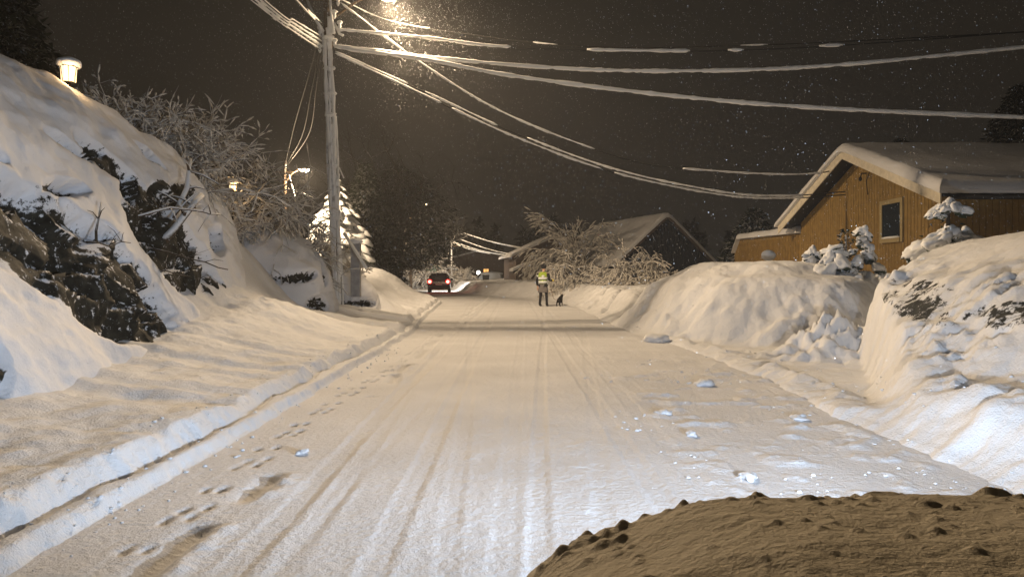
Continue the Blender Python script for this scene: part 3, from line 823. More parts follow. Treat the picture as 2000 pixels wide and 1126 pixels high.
# snow on the roof: a rounded rolling slab
def roof_snow(x0, x1, ya, yb_, zf, thick, nx=120, ny=70, seed=1, droop=.05, name='roof_snow', parent=None, T=None):
    def dens(a, b, n):
        m_ = n // 4; k_ = thick * 1.1 * (1 - np.cos(np.linspace(0, PI / 2, m_)))
        return np.concatenate([a + k_, np.linspace(a, b, n - 2 * m_ + 2)[1:-1] * 1.0 if False else np.linspace(a + thick * 1.1, b - thick * 1.1, n - 2 * m_ + 2)[1:-1], (b - k_)[::-1]])
    xs = dens(x0, x1, nx); ys = dens(ya, yb_, ny)
    Xs, Ys = np.meshgrid(xs, ys, indexing='ij')
    e = np.minimum(np.minimum(Xs - x0, x1 - Xs), np.minimum(Ys - ya, yb_ - Ys))
    t = thick * np.sqrt(np.clip(1 - (1 - np.clip(e / (thick * .7), 0, 1)) ** 2, 0, 1)) * (1 + .18 * fbm(Xs * .8, Ys * .8, None, 3, seed)) + .02 * fbm(Xs * 4, Ys * 4, None, 2, seed)
    base = np.vectorize(zf)(Ys) if T is None else T(Xs, Ys)
    Zt = base + t; Zb = base + 0 * t
    top = np.stack([Xs, Ys, Zt], -1).reshape(-1, 3); bot = np.stack([Xs, Ys, Zb], -1).reshape(-1, 3)
    n = len(top)
    f = [grid_faces(nx, ny), grid_faces(nx, ny, True) + n]
    ring = [i * ny for i in range(nx)] + [(nx - 1) * ny + j for j in range(1, ny)] + [i * ny + ny - 1 for i in range(nx - 2, -1, -1)] + [j for j in range(ny - 2, 0, -1)]
    rr = np.array(ring); r2 = np.roll(rr, -1)
    f.append(np.stack([rr, rr + n, r2 + n, r2], 1))
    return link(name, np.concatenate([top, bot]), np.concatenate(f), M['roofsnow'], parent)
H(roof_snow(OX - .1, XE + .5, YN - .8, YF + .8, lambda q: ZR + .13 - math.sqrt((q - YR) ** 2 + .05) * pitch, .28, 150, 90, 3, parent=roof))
fr = MB().box((HX - .05, 19.38, 2.22), (HX + .02, 19.5, 3.42)).box((HX - .05, 20.46, 2.22), (HX + .02, 20.58, 3.42)).box((HX - .052, 19.5, 3.3), (HX + .02, 20.46, 3.42)).box((HX - .07, 19.5, 2.22), (HX + .02, 20.46, 2.34))
wf = H(fr.build('window', M['yellowtrim'], hs))
H(MB().box((HX - .028, 19.5, 2.34), (HX + .015, 20.46, 3.3)).build('pane', M['glass'], wf))
H(MB().box((HX - .045, 19.53, 2.345), (HX - .03, 20.42, 2.375)).blob((HX - .06, 20, 2.36), (.05, .5, .035), 3, .2, 2).build('snow_sill', M['snow'], wf, True))
H(MB().tube([(HX - .02, 21.4, 4.35), (HX - .16, 21.4, 4.35), (HX - .2, 21.4, 4.22)], .02, 6).blob((HX - .2, 21.4, 4.18), (.05, .05, .07), 1, .1, 2).tube([(HX - .02, 21.1, 4.5), (HX - .12, 21.2, 4.1), (HX - .03, 21.3, 3.7)], .012, 5).build('cable_bracket', M['black'], hs, True))
H(MB().tube([(OX + .2, YN - .68, roofz(YN - .6) - .02), (XE, YN - .68, roofz(YN - .6) - .02)], .06, 8).build('gutter', M['black'], hs, True))

an = thing('yellow_annex', 'low ochre annex with a snow strip on top left of the yellow house', 'building', (HX, 26.4, .3))
T_ = Matrix.Translation((-HX, -26.4, -.3))
mb = MB(); mb.prism([(26.42, -.3), (34.3, -.3), (34.3, 2.4), (33.6, 3.0), (26.42, 2.85)], 'x', HX + .05, HX + 4)
yb = 26.6
while yb < 33.5:
    mb.box((HX + .03, yb, -.2), (HX + .05, yb + .045, 2.8)); yb += .16
o = mb.build('wall', M['yellow'], an); o.data.transform(T_)
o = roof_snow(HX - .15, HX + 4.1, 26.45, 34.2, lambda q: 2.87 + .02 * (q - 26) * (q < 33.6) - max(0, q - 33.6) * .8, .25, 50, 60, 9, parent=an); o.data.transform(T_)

# ---------------------------------------------------------------- dark blue house with the long roof
def gable_house(name, label, cat, apex, ang, half, length, ze, wallm, group=None, overl=.4, snow=.28, fasc=True, zb=.3):
    """gable end at local y=0 facing -y, ridge along +y"""
    zr = apex[2]
    root = thing(name, label, cat, (apex[0], apex[1], zb), ang)
    zr -= zb; ze -= zb
    pt = (zr - ze) / half
    wl = MB().prism([(-half + .3, -.8), (half - .3, -.8), (half - .3, zr - (half - .3) * pt), (0, zr), (-half + .3, zr - (half - .3) * pt)], 'y', 0, length)
    xb = -half + .4
    while xb < half - .3:
        wl.box((xb, -.02, -.5), (xb + .05, 0, zr - abs(xb + .02) * pt - .1)); xb += .2
    wl.build('wall', wallm, root)
    rf = MB()
    for s in (-1, 1):
        p = [(0, zr + .01), (s * (half + .1), zr - (half + .1) * pt + .01), (s * (half + .1), zr - (half + .1) * pt + .12), (0, zr + .12)]
        rf.prism(p if s > 0 else p[::-1], 'y', -overl, length + overl)
    r_ = rf.build('roof', M['black'], root)
    if fasc:
        fa = MB()
        for s in (-1, 1):
            p = [(0, zr - .1), (s * (half + .12), zr - (half + .12) * pt - .1), (s * (half + .12), zr - (half + .12) * pt + .14), (0, zr + .14)]
            fa.prism(p if s > 0 else p[::-1], 'y', -overl - .03, -overl)
        fa.build('fascia', M['greywall'] , r_)
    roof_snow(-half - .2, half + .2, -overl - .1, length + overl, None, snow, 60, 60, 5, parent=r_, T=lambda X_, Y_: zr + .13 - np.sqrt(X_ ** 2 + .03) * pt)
    return root, zr, pt
bh, zr_, pt_ = gable_house('dark_blue_house', 'dark blue gabled house with a long snow covered roof sloping left', 'house', (9.55, 45, 5.0), R(20), 3.6, 8.5, 1.95, M['bluewall'])
MB().box((-3.32, 1.0, .2), (-3.30, 5, 1.2)).build('garage_door', M['greywall'], bh)
ph, zr_, pt_ = gable_house('low_roofed_house', 'distant brown house with snow edged roofs behind the bent birch', 'house', (4.6, 62, 5.0), R(8), 4.6, 8, 2.9, M['greywall'], snow=.22)
pr = MB(); pr.prism([(-4.9, 1.25), (-2.4, 2.35), (-2.4, 2.5), (-4.9, 1.4)], 'y', -2.5, -.5).build('porch_roof', M['black'], ph)
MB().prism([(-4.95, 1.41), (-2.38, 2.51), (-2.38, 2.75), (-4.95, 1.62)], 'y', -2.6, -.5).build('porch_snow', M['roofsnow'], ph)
MB().box((-4.5, -2.3, -.5), (-4.35, -2.15, 1.4)).box((-2.6, -2.3, -.5), (-2.45, -2.15, 2.3)).build('porch_post', M['greywall'], ph)
MB().tube([(-.9, 3, zr_), (-.9, 3, zr_ + .9)], .18, 8).build('chimney', M['black'], ph)
# farthest house with a lit window
fh, z_, p_ = gable_house('distant_house', 'farthest house at the end of the road with a small orange window', 'house', (-4.2, 96, 4.6), R(0), 5.2, 8, 3.2, M['greywall'], snow=.25, zb=.6)
wf = MB().box((.35, -.10, .65), (1.1, -.03, 1.75)).build('window', M['fascia'], fh)
for xx in (.42, .78):
    MB().box((xx, -.12, .72), (xx + .26, -.105, 1.68)).build('pane', M['windowglow'], wf)
pl = thing('porch_lamp', 'small white lamp shining left of the orange window', 'lamp', P(934, 532, 90))
MB().blob((0, 0, 0), (.22, .12, .22), 1, .05, 2).build('bulb', M['farlamp'], pl, True)
MB().tube([(0, .05, .2), (0, .3, .35), (0, .3, -1.5)], .04, 6).build('bracket', M['black'], pl, True)

# ---------------------------------------------------------------- cables and poles
def cr_pts(pts, n=10):
    P_ = [Vector(p) for p in pts]; P_ = [P_[0] * 2 - P_[1]] + P_ + [P_[-1] * 2 - P_[-2]]
    out = []
    for i in range(1, len(P_) - 2):
        for k_ in range(n):
            t = k_ / n; a, b, c, d = P_[i - 1:i + 3]
            out.append(.5 * ((2 * b) + (c - a) * t + (2 * a - 5 * b + 4 * c - d) * t * t + (3 * b - a - 3 * c + d) * t ** 3))
    out.append(P_[-2]); return out


def cable(label, pts, r=.04, gaps=(), thin=.018, seed=0, group='snow coated cables', n=32, sag=.035, name='power_cable', coated=True):
    root = thing(name, label, 'cable', pts[0], 0, group)
    q = [p - Vector(pts[0]) for p in cr_pts(pts, n)]
    MB().tube(q, thin, 5).build('wire', M['cable'], root, True)
    if not coated: return root
    random.seed(seed); N = len(q)
    # break the sleeve where snow has dropped off
    runs = []; s = 0
    for (a, b) in sorted(gaps):
        runs.append((s, int(a * (N - 1)))); s = int(b * (N - 1))
    runs.append((s, N - 1))
    for (a, b) in runs:
        if b - a < 2: continue
        pp = [q[i] + Vector((0, 0, r * .55)) for i in range(a, b + 1)]
        MB().tube(pp, [r * random.uniform(.8, 1.15) * (1 + .12 * math.sin(i * .37 + seed)) * (.5 if i in (0, len(pp) - 1) else 1) for i in range(len(pp))], 8).build('snow_sleeve', M['coat'], root, True)
    return root

PX, PY = -4.86, 20.0
gz = GZ(PX, PY)
pole = thing('utility_pole', 'tall wooden utility pole plastered with snow carrying all the cables', 'pole', (PX, PY, 1.3))
topz = 9.6 - 1.3
tilt = -.29
def PP(dx, z, dy=0): return Vector((dx + tilt * (z - .5) / 8, dy, z - 1.3 + .0))
MB().tube([PP(0, .3), PP(0, 3), PP(0, 6), PP(0, 9.9)], [.125, .12, .11, .10], 14).build('shaft', M['wood'], pole, True)
random.seed(5)
for k_, (dx, dy, r_, z0, z1) in enumerate([(-.07, -.15, .050, .3, 7.9), (.04, -.17, .035, .3, 8.3), (.13, -.12, .055, .3, 8.6), (.19, -.02, .030, .3, 5.8), (-.01, -.17, .028, .3, 5.3), (-.15, -.08, .028, 2.5, 8.2)]):
    pts = []; rr = []
    z = z0; i = 0
    while z < z1:
        pts.append(PP(dx * .72 + .018 * math.sin(z * 1.7 + k_ * 2), z, dy)); rr.append(r_ * random.uniform(.75, 1.3)); z += .16
    MB().tube(pts, rr, 7).build('conduit', M['coat' if k_ in (0, 2, 3) else 'plaster'], pole, True)
for z in (2.9, 4.35, 5.75, 6.35, 7.05, 7.9):
    MB().blob(PP(.03, z, -.12), (.16, .09, .07), int(z * 7), .5, 2).build('snow_collar', M['coat'], pole, True)
for i in range(26):
    z = random.uniform(2, 8.4); MB().blob(PP(random.uniform(-.1, .18), z, -.15), (.05, .04, .13), i, .5, 1).build('snow_clump', M['coat'], pole, True)
MB().box(PP(-.75, 8.95) + Vector((0, -.12, 0)), PP(.42, 9.02) + Vector((0, -.03, .05))).build('crossarm', M['wood'], pole)
for dx, z in ((-.7, 9.1), (-.45, 9.1), (.33, 8.9), (.22, 8.55), (.35, 8.25), (-.2, 8.1), (.2, 7.75), (-.22, 7.6), (.3, 9.15)):
    q = PP(dx, z, -.08)
    MB().tube([q + Vector((0, 0, -.12)), q + Vector((0, 0, -.04)), q, q + Vector((0, 0, .07))], [.02, .055, .035, .06], 8).blob(q + Vector((0, 0, .08)), (.08, .07, .05), int(z * 10), .4, 2).build('insulator', M['coat'], pole, True)
MB().tube([PP(-.55, 9.0, -.1), PP(-.3, 8.4, -.12), PP(-.1, 8.05, -.15)], [.03, .045, .05], 7).tube([PP(.12, 9.6, -.1), PP(.13, 8.6, -.14), PP(.2, 8.0, -.15)], [.04, .035, .05], 7).tube([PP(.2, 8.3, -.1), PP(.35, 8.0, -.12), PP(.45, 7.95, -.1)], .04, 7).tube([PP(.2, 4.3, -.1), PP(.32, 4.0, -.1)], .02, 6).build('jumper_cable', M['coat'], pole, True)

# street lamp on the pole: arm, head, lens and its light
def luminaire(root, base, tip, power, lens_r=.2, col=LAMP_COL, mlens='lampglow', kind='POINT', backshield=False, even=False, **kw):
    base = Vector(base); tip = Vector(tip)
    mid = base.lerp(tip, .55) + Vector((0, 0, .12))
    MB().tube(cr_pts([base, mid, tip], 6), .035, 7).build('lamp_arm', M['wood'], root, True)
    d = (tip - base); d.z = 0; d.normalize(); s = Vector((-d.y, d.x, 0))
    v, f = ico(3)
    vv = v * np.array([.36, .19, .11]); vv = vv[:, 0:1] * np.array(d) + vv[:, 1:2] * np.array(s) + vv[:, 2:3] * np.array([0, 0, 1])
    vv[:, 2] = np.maximum(vv[:, 2], 0)
    hd = link('lamp_head', vv + np.array(tip + d * .3 + Vector((0, 0, .02))), [tuple(map(int, q)) for q in f], M['steel'], root)
    v2 = v * np.array([lens_r * 1.15, lens_r, lens_r * .55]); v2 = v2[:, 0:1] * np.array(d) + v2[:, 1:2] * np.array(s) + v2[:, 2:3] * np.array([0, 0, 1])
    ln = link('lens', v2 + np.array(tip + d * .3 + Vector((0, 0, -.01))), [tuple(map(int, q)) for q in f], M[mlens], hd)
    l = light('lamp_light', kind, tip + d * .3 + Vector((0, 0, -lens_r * .55 - .1)), col, power, root, shadow_soft_size=.21, **kw)
    if even: return l
    # street lamp optics throw most of their light far along the road (batwing distribution)
    ld = l.data; ld.use_nodes = True; nt = ld.node_tree; N = nt.nodes.new; K = nt.links.new
    em = next(q for q in nt.nodes if q.type == 'EMISSION')
    g = N('ShaderNodeNewGeometry'); sx = N('ShaderNodeSeparateXYZ'); K(g.outputs['Incoming'], sx.inputs[0])
    cr_ = N('ShaderNodeValToRGB'); mr = N('ShaderNodeMapRange'); mr.inputs[1].default_value = -1; mr.inputs[2].default_value = 1
    K(sx.outputs['Z'], mr.inputs[0]); K(mr.outputs[0], cr_.inputs[0])
    e = cr_.color_ramp.elements
    # position 0 = straight down, .5 = level, 1 = straight up
    tab = [(0, 1.0), (.05, 1.16), (.10, 1.5), (.15, 2.1), (.20, 2.9), (.24, 3.7), (.275, 4.1), (.31, 3.4), (.36, 2.2), (.41, 1.5), (.46, 1.2), (.52, .8), (.60, .6), (1.0, .3)]
    e[0].position = 0; e[0].color = (.1, .1, .1, 1); e[1].position = 1; e[1].color = (.03, .03, .03, 1)
    for p_, v_ in tab[1:-1]:
        q = e.new(p_); q.color = (v_ / 10,) * 3 + (1,)
    ml = N('ShaderNodeMath'); ml.operation = 'MULTIPLY'; ml.inputs[1].default_value = 10
    K(cr_.outputs[0], ml.inputs[0]); ab = N('ShaderNodeMath'); ab.operation = 'ABSOLUTE'; K(sx.outputs['Y'], ab.inputs[0])
    az = N('ShaderNodeMath'); az.operation = 'ABSOLUTE'; K(sx.outputs['Z'], az.inputs[0])
    m1 = N('ShaderNodeMath'); m1.operation = 'MULTIPLY_ADD'; m1.inputs[1].default_value = .8; m1.inputs[2].default_value = .13; K(ab.outputs[0], m1.inputs[0])
    m2 = N('ShaderNodeMath'); m2.operation = 'MULTIPLY_ADD'; m2.inputs[1].default_value = .5; K(az.outputs[0], m2.inputs[0]); K(m1.outputs[0], m2.inputs[2])
    m2.use_clamp = True                                    # thrown along the road rather than into the gardens
    m3 = N('ShaderNodeMath'); m3.operation = 'MULTIPLY'; K(ml.outputs[0], m3.inputs[0]); K(m2.outputs[0], m3.inputs[1])
    hs_ = N('ShaderNodeMapRange'); hs_.inputs[1].default_value = -.16; hs_.inputs[2].default_value = -.045; hs_.inputs[3].default_value = .09; hs_.inputs[4].default_value = 1
    K(sx.outputs['X'], hs_.inputs[0])                      # little light behind the pole
    m4 = N('ShaderNodeMath'); m4.operation = 'MULTIPLY'; K(m3.outputs[0], m4.inputs[0]); K(hs_.outputs[0], m4.inputs[1])
    K(m4.outputs[0] if backshield else m3.outputs[0], em.inputs['Strength'])
    return l
luminaire(pole, PP(.1, 8.45, .05), PP(1.36, 9.20, .2), P_LAMP1, .23, backshield=True)

# post and strut beside the pole
sp = thing('junction_post', 'short grey snow covered post with a box at the foot of the utility pole', 'post', (-4.42, 20.3, 1.2))
MB().box((-.13, -.1, -.5), (.13, .1, 1.05)).build('box', M['steel'], sp)
MB().blob((0, 0, 1.07), (.19, .16, .09), 4, .3, 3).build('snow_cap', M['snow'], sp, True)
tag(MB().tube([P(672, 455, 19.6), P(716, 524, 19.2)], .045, 8).build('guy_strut', M['coat'], None, True), 'slanting snow coated stay at the foot of the utility pole', 'pole stay')

A = lambda dx, z: Vector((PX, PY, 0)) + PP(dx, z, -.1) + Vector((0, 0, 1.3))
cable('topmost cable crossing right from the lamp, snow left only on its first stretch', [A(.3, 9.0), P(760, 41, 22.4), P(910, 66, 22.6), P(1150, 92, 22.6), P(1500, 88, 22), P(2060, 60, 21)], .026, [(.32, .52), (.56, .78), (.80, 1)], seed=1)
cable('second cable from the top with broken bright snow lengths', [A(.3, 8.1), P(830, 75, 19.8), P(990, 93, 19.6), P(1320, 101, 19), P(1600, 92, 18.5), P(2060, 58, 17.8)], .045, [(.41, .50), (.62, .68), (.70, .80), (.83, 1)], seed=2)
cable('thick snow coated cable rising towards the right edge', [A(.2, 7.65), P(900, 120, 19.7), P(1150, 138, 19.2), P(1400, 140, 18.7), P(1650, 128, 18.2), P(2060, 88, 17.4)], .052, [], seed=3)
cable('thick snow coated cable sagging over the yellow roof', [A(.2, 7.6), P(830, 118, 19.7), P(1000, 150, 19.4), P(1300, 188, 18.7), P(1600, 213, 18), P(2060, 234, 17)], .056, [], seed=4)
cable('twin cable from the pole dropping to the yellow gable, upper strand', [A(.2, 7.5), P(830, 180, 20.3), P(1000, 258, 20.9), P(1200, 331, 21.5), P(1400, 374, 21.8), P(1520, 383, 22.3), P(1655, 374, 22.8)], .031, [(.14, .17), (.31, .36), (.9, 1)], seed=5)
cable('twin cable from the pole dropping to the yellow gable, lower strand', [A(.2, 7.45), P(830, 187, 20.0), P(1000, 266, 20.3), P(1200, 338, 20.9), P(1400, 380, 21.7), P(1520, 388, 22.2), P(1655, 380, 22.8)], .031, [(.2, .22), (.48, .5), (.9, 1)], seed=6)
cable('slim cable crossing the thick ones on its way to the yellow gable peak', [A(.4, 8.85), P(830, 129, 20.3), P(1000, 229, 20.8), P(1230, 313, 21.5), P(1400, 335, 22), P(1570, 341, 22.4), P(1655, 326, 22.8)], .032, [(.45, .60), (.9, 1)], seed=7)
for k_, (y0, dz, rr) in enumerate(((0, 0, .034), (9, .0, .040), (17, 0, .028), (-9, 0, .024))):
    st_ = P(628, 82 + y0, 20); en = P(505 + (y0 * -.6), 0 + y0 * .35, 16.2)
    far_ = en + (en - st_) * 8
    far_.z = en.z + 1.0
    cable(['uppermost of the bundled cables running off the top left', 'thickest of the bundled cables running off the top left', 'lowest of the bundled cables running off the top left', 'thin strand above the bundled cables running off the top left'][k_],
          [st_, st_.lerp(en, .5) + Vector((0, 0, -.03)), en, en.lerp(far_, .4) - Vector((0, 0, .3)), far_], rr, [], seed=10 + k_)
st_ = P(627, 46, 20); en = P(570, -8, 17)
cable('single slim cable leaving the pole crossarm to the upper left', [st_, st_.lerp(en, .5), en, en + (en - st_) * 8 + Vector((0, 0, 1))], .03, [], seed=15)
P2 = P(556, 400, 37)
for k_, (a, b, c, d_) in enumerate((((618, 92, 20), (598, 165, 24), (575, 245, 32), (558, 318, 37)), ((628, 98, 20), (617, 180, 24), (603, 262, 32), (562, 322, 37)), ((625, 95, 20), (608, 180, 24), (590, 265, 32), (560, 320, 37)))):
    cable(['leftmost thin dark wire dropping from the pole to the far street lamp', 'rightmost thin dark wire dropping from the pole to the far street lamp', 'middle thin dark wire dropping from the pole to the far street lamp'][k_],
          [P(*a), P(*b), P(*c), P(*d_)], .02, coated=False, thin=.011 if k_ != 1 else .015, group='dark wires to the far street lamp')

# far street lamp
gz = GZ(P2.x, 37)
fl = thing('street_lamp', 'distant glowing street lamp on a leaning wooden pole', 'street lamp', (P2.x, 37, gz))
MB().tube([(0, 0, -.5), (.0, 0, 7.38 - gz)], [.13, .09], 10).build('shaft', M['wood'], fl, True)
MB().box((-.45, -.05, 6.6 - gz), (.45, .05, 6.7 - gz)).build('crossarm', M['wood'], fl)
MB().tube([(.25, -.05, 6.5 - gz), (.95, -.4, 4.2 - gz)], .022, 6).build('guy_wire', M['coat'], fl, True)
luminaire(fl, (0, 0, 6.1 - gz), (.72, 0, 6.78 - gz), P_LAMP2, .2, even=True)
tag(MB().tube([P(562, 368, 37), P(590, 376, 38.5), P(612, 386, 40)], .025, 6).build('power_cable', M['coat'], None, True), 'short snow coated cable between the far street lamp pole and the white fir', 'cable', 'snow coated cables')

tl = thing('street_lamp', 'street lamp half hidden in the crown of the broad bare tree', 'street lamp', (-9.6, 68, .5))
MB().tube([(0, 0, -.5), (0, 0, 8.4)], [.15, .11], 10).build('shaft', M['wood'], tl, True)
luminaire(tl, (0, 0, 7.0), (1.2, -.4, 7.6), P_LAMP3, .17)

# slim far pole with its cables
q = P(882, 470, 74)
sp = thing('slim_pole', 'slim snowy pole standing right of the red lit car', 'pole', (q.x, 74, 0.3))
MB().tube([(0, 0, -.3), (.0, 0, 4.6)], [.10, .07], 8).build('shaft', M['plaster'], sp, True)
MB().box((-.1, -.06, 4.1), (.9, .06, 4.22)).build('crossarm', M['wood'], sp)
for k_, (a, b, c) in enumerate((((884, 472), (940, 490), (1000, 500)), ((900, 468), (955, 487), (1010, 499)), ((905, 455), (960, 472), (1030, 486)), ((912, 458), (965, 474), (1035, 489)), ((884, 474), (915, 486), (958, 496)))):
    cable(['lower', 'second lowest', 'topmost', 'second topmost', 'shortest'][k_] + ' of the faint snowy cables between the slim far pole and the brown house', [P(*a, 73), P(*b, 69), P(*c, 64)], .045, [], seed=30 + k_, group='faint far cables')

# ---------------------------------------------------------------- garden lanterns
def lantern(label, top, s, gz):
    """top: centre of the glass"""
    root = thing('garden_lantern', label, 'lantern', (top.x, top.y, gz), 0, 'lit garden lanterns')
    z = top.z - gz
    MB().tube([(0, 0, -.5), (0, 0, z - s * .5)], .03, 8).build('post', M['lanternmetal'], root, True)
    gl = MB().tube([(0, 0, z - s * .5), (0, 0, z + s * .5)], [s * .44, s * .50], 6).build('glass', M['lantern'], root)
    fr = MB()
    for k_ in range(6):
        a = 2 * PI * k_ / 6
        fr.tube([(math.cos(a) * s * .39, math.sin(a) * s * .39, z - s * .5), (math.cos(a) * s * .53, math.sin(a) * s * .53, z + s * .5)], .006, 4)
    fr.tube([(0, 0, z + s * .5), (0, 0, z + s * .56), (0, 0, z + s * .75)], [s * .64, s * .62, s * .1], 6)
    fr.tube([(0, 0, z - s * .56), (0, 0, z - s * .5)], s * .42, 6)
    fr.build('frame', M['lanternmetal'], root)
    MB().blob((0, 0, z + s * .78), (s * .80, s * .80, s * .40), 5, .15, 3).build('snow_cap', M['snow'], root, True)
    light('lantern_light', 'POINT', (s * .75, -s * .75, z - s * .3), (1, .62, .28), 7, root, shadow_soft_size=.03)
q = P(134, 146, 10.3); lantern('lit garden lantern with a snow hat on the rock crest at the upper left', q, .21, q.z - .5)
q = P(455, 365, 16.6); lantern('smaller looking lit lantern among the snowy twigs right of the crest', q, .17, q.z - 1.6)

# ---------------------------------------------------------------- cars
def car(name, label, loc, rz, stations, paint, tail, length, group=None, wheels=(), glassy=True):
    """stations: (y, z_sill, z_belt, z_top, w_low, w_belt, w_top)"""
    root = thing(name, label, 'car', loc, rz, group)
    v = []; n = 12
    for (y_, zs, zb, zt, wl, wb, wt) in stations:
        half = [(0, zs - .02), (wl * .85, zs), (wl, zs + .10), (wl + .015, (zs + zb) / 2), (wb, zb), ((wb * .3 + wt * .7), zb + (zt - zb) * .75), (wt * .86, zt - .01), (wt * .4, zt + .015)]
        ring = half + [(-a, b) for a, b in half[:0:-1]]
        v += [(a, y_, b) for a, b in ring]; n = len(ring)
    f = [(i * n + k_, i * n + (k_ + 1) % n, (i + 1) * n + (k_ + 1) % n, (i + 1) * n + k_) for i in range(len(stations) - 1) for k_ in range(n)]
    f += [tuple(range(n - 1, -1, -1)), tuple((len(stations) - 1) * n + k_ for k_ in range(n))]
    b = link('body', v, f, paint, root)
    bevel(b, .02, 2)
    for (wx, wy, wr) in wheels:
        w_ = MB().tube([(wx - .1, wy, wr), (wx - .08, wy, wr), (wx + .08, wy, wr), (wx + .1, wy, wr)], [wr * .9, wr, wr, wr * .9], 24).build('wheel', M['tyre'], root, False)
        sx = .105 if wx > 0 else -.105
        MB().tube([(wx + sx * .8, wy, wr), (wx + sx * 1.05, wy, wr)], wr * .62, 16).build('rim', M['rim'], w_)
    return root

rc = car('hatchback_car', 'dark hatchback driving away with both red tail lights on', P(857, 575, 56), R(4), [
    (0.00, .42, .80, .84, .74, .76, .74), (.06, .30, .92, 1.02, .82, .82, .70), (.22, .26, .95, 1.40, .85, .85, .66), (.50, .24, .95, 1.50, .86, .86, .64),
    (1.4, .22, .93, 1.54, .87, .87, .66), (2.3, .22, .92, 1.48, .87, .87, .66), (3.0, .22, .92, 1.00, .87, .86, .74), (3.9, .24, .84, .90, .85, .80, .70), (4.25, .34, .66, .70, .74, .70, .6)],
    M['carpaint'], True, 4.25, wheels=((-.78, .75, .32), (.78, .75, .32), (-.78, 3.4, .32), (.78, 3.4, .32)))
rc.location.z = 0.02
MB().prism([(-.60, .98), (.60, .98), (.54, 1.36), (-.54, 1.36)], 'y', .03, .20).build('rear_window', M['glass'], rc)
for s in (-1, 1):
    t_ = MB().blob((s * .70, .0, .86), (.11, .06, .11), 3, .1, 3).build('tail_light', M['tail'], rc, True)
    MB().blob((s * .80, .08, .84), (.07, .09, .13), 3, .1, 2).blob((s * .70, .03, .86), (.19, .05, .19), 3, .1, 3).build('red_lens_halo', M['taildim'], t_, True)  # side lens, plus a wide glowing blob standing in for the light's halo
    MB().box((s * .97 - .10, 2.72, .93), (s * .97 + .10, 2.84, 1.10)).build('mirror', M['black'], rc)
    MB().prism([(.75, .99), (2.6, .99), (2.15, 1.38), (.85, 1.38)], 'x', s * .80 - .01, s * .80 + .01).build('side_window', M['glass'], rc)
    light('tail_glow', 'POINT', (s * .68, -.15, .86), (1, .04, .03), 4, rc, shadow_soft_size=.05)
    l = light('headlight_beam', 'SPOT', (s * .6, 4.4, .65), (1, .93, .82), 1500, rc, spot_size=R(95), spot_blend=.6, shadow_soft_size=.08)
    l.rotation_euler = (R(92), 0, R(-8))
MB().box((-.26, -.03, .60), (.26, -.01, .71)).build('number_plate', M['plate'], rc)
MB().prism([(-.80, .36), (.80, .36), (.78, .55), (-.78, .55)], 'y', -.05, .02).build('bumper', M['black'], rc)
MB().prism([(-.60, 1.44), (.60, 1.44), (.56, 1.49), (-.56, 1.49)], 'y', .10, .3).build('spoiler', M['black'], rc)

fc = car('snowed_in_van', 'distant parked vehicle buried in snow right of the road bend', P(982, 549, 92), R(80), [
    (0.0, .35, .9, 1.1, .8, .8, .74), (.2, .3, .95, 1.7, .84, .84, .72), (2.6, .3, .95, 1.75, .85, .85, .74), (3.1, .3, .95, 1.2, .85, .85, .74), (4.2, .35, .8, .9, .8, .78, .7)],
    M['snow'], False, 4.2, wheels=((-.78, .75, .32), (.78, .75, .32), (-.78, 3.4, .32), (.78, 3.4, .32)))
fc.location.z = -.1
MB().blob((0, 1.4, 1.78), (.8, 1.5, .22), 4, .2, 3).blob((0, 3.6, 1.0), (.75, .7, .16), 6, .2, 3).build('roof_snow', M['snow'], fc, True)
MB().prism([(.5, 1.0), (2.3, 1.0), (2.2, 1.5), (.5, 1.5)], 'x', .83, .86).build('side_window', M['glass'], fc)
bn = thing('wheelie_bin', 'tiny dark bin below the orange window at the road end', 'bin', P(949, 553, 84))
bevel(MB().prism([(-.33, 0), (.33, 0), (.40, 1.0), (-.40, 1.0)], 'y', -.38, .38).build('bin_body', M['black'], bn), .03)
MB().blob((0, 0, 1.05), (.42, .40, .12), 4, .2, 3).build('snow_cap', M['snow'], bn, True)

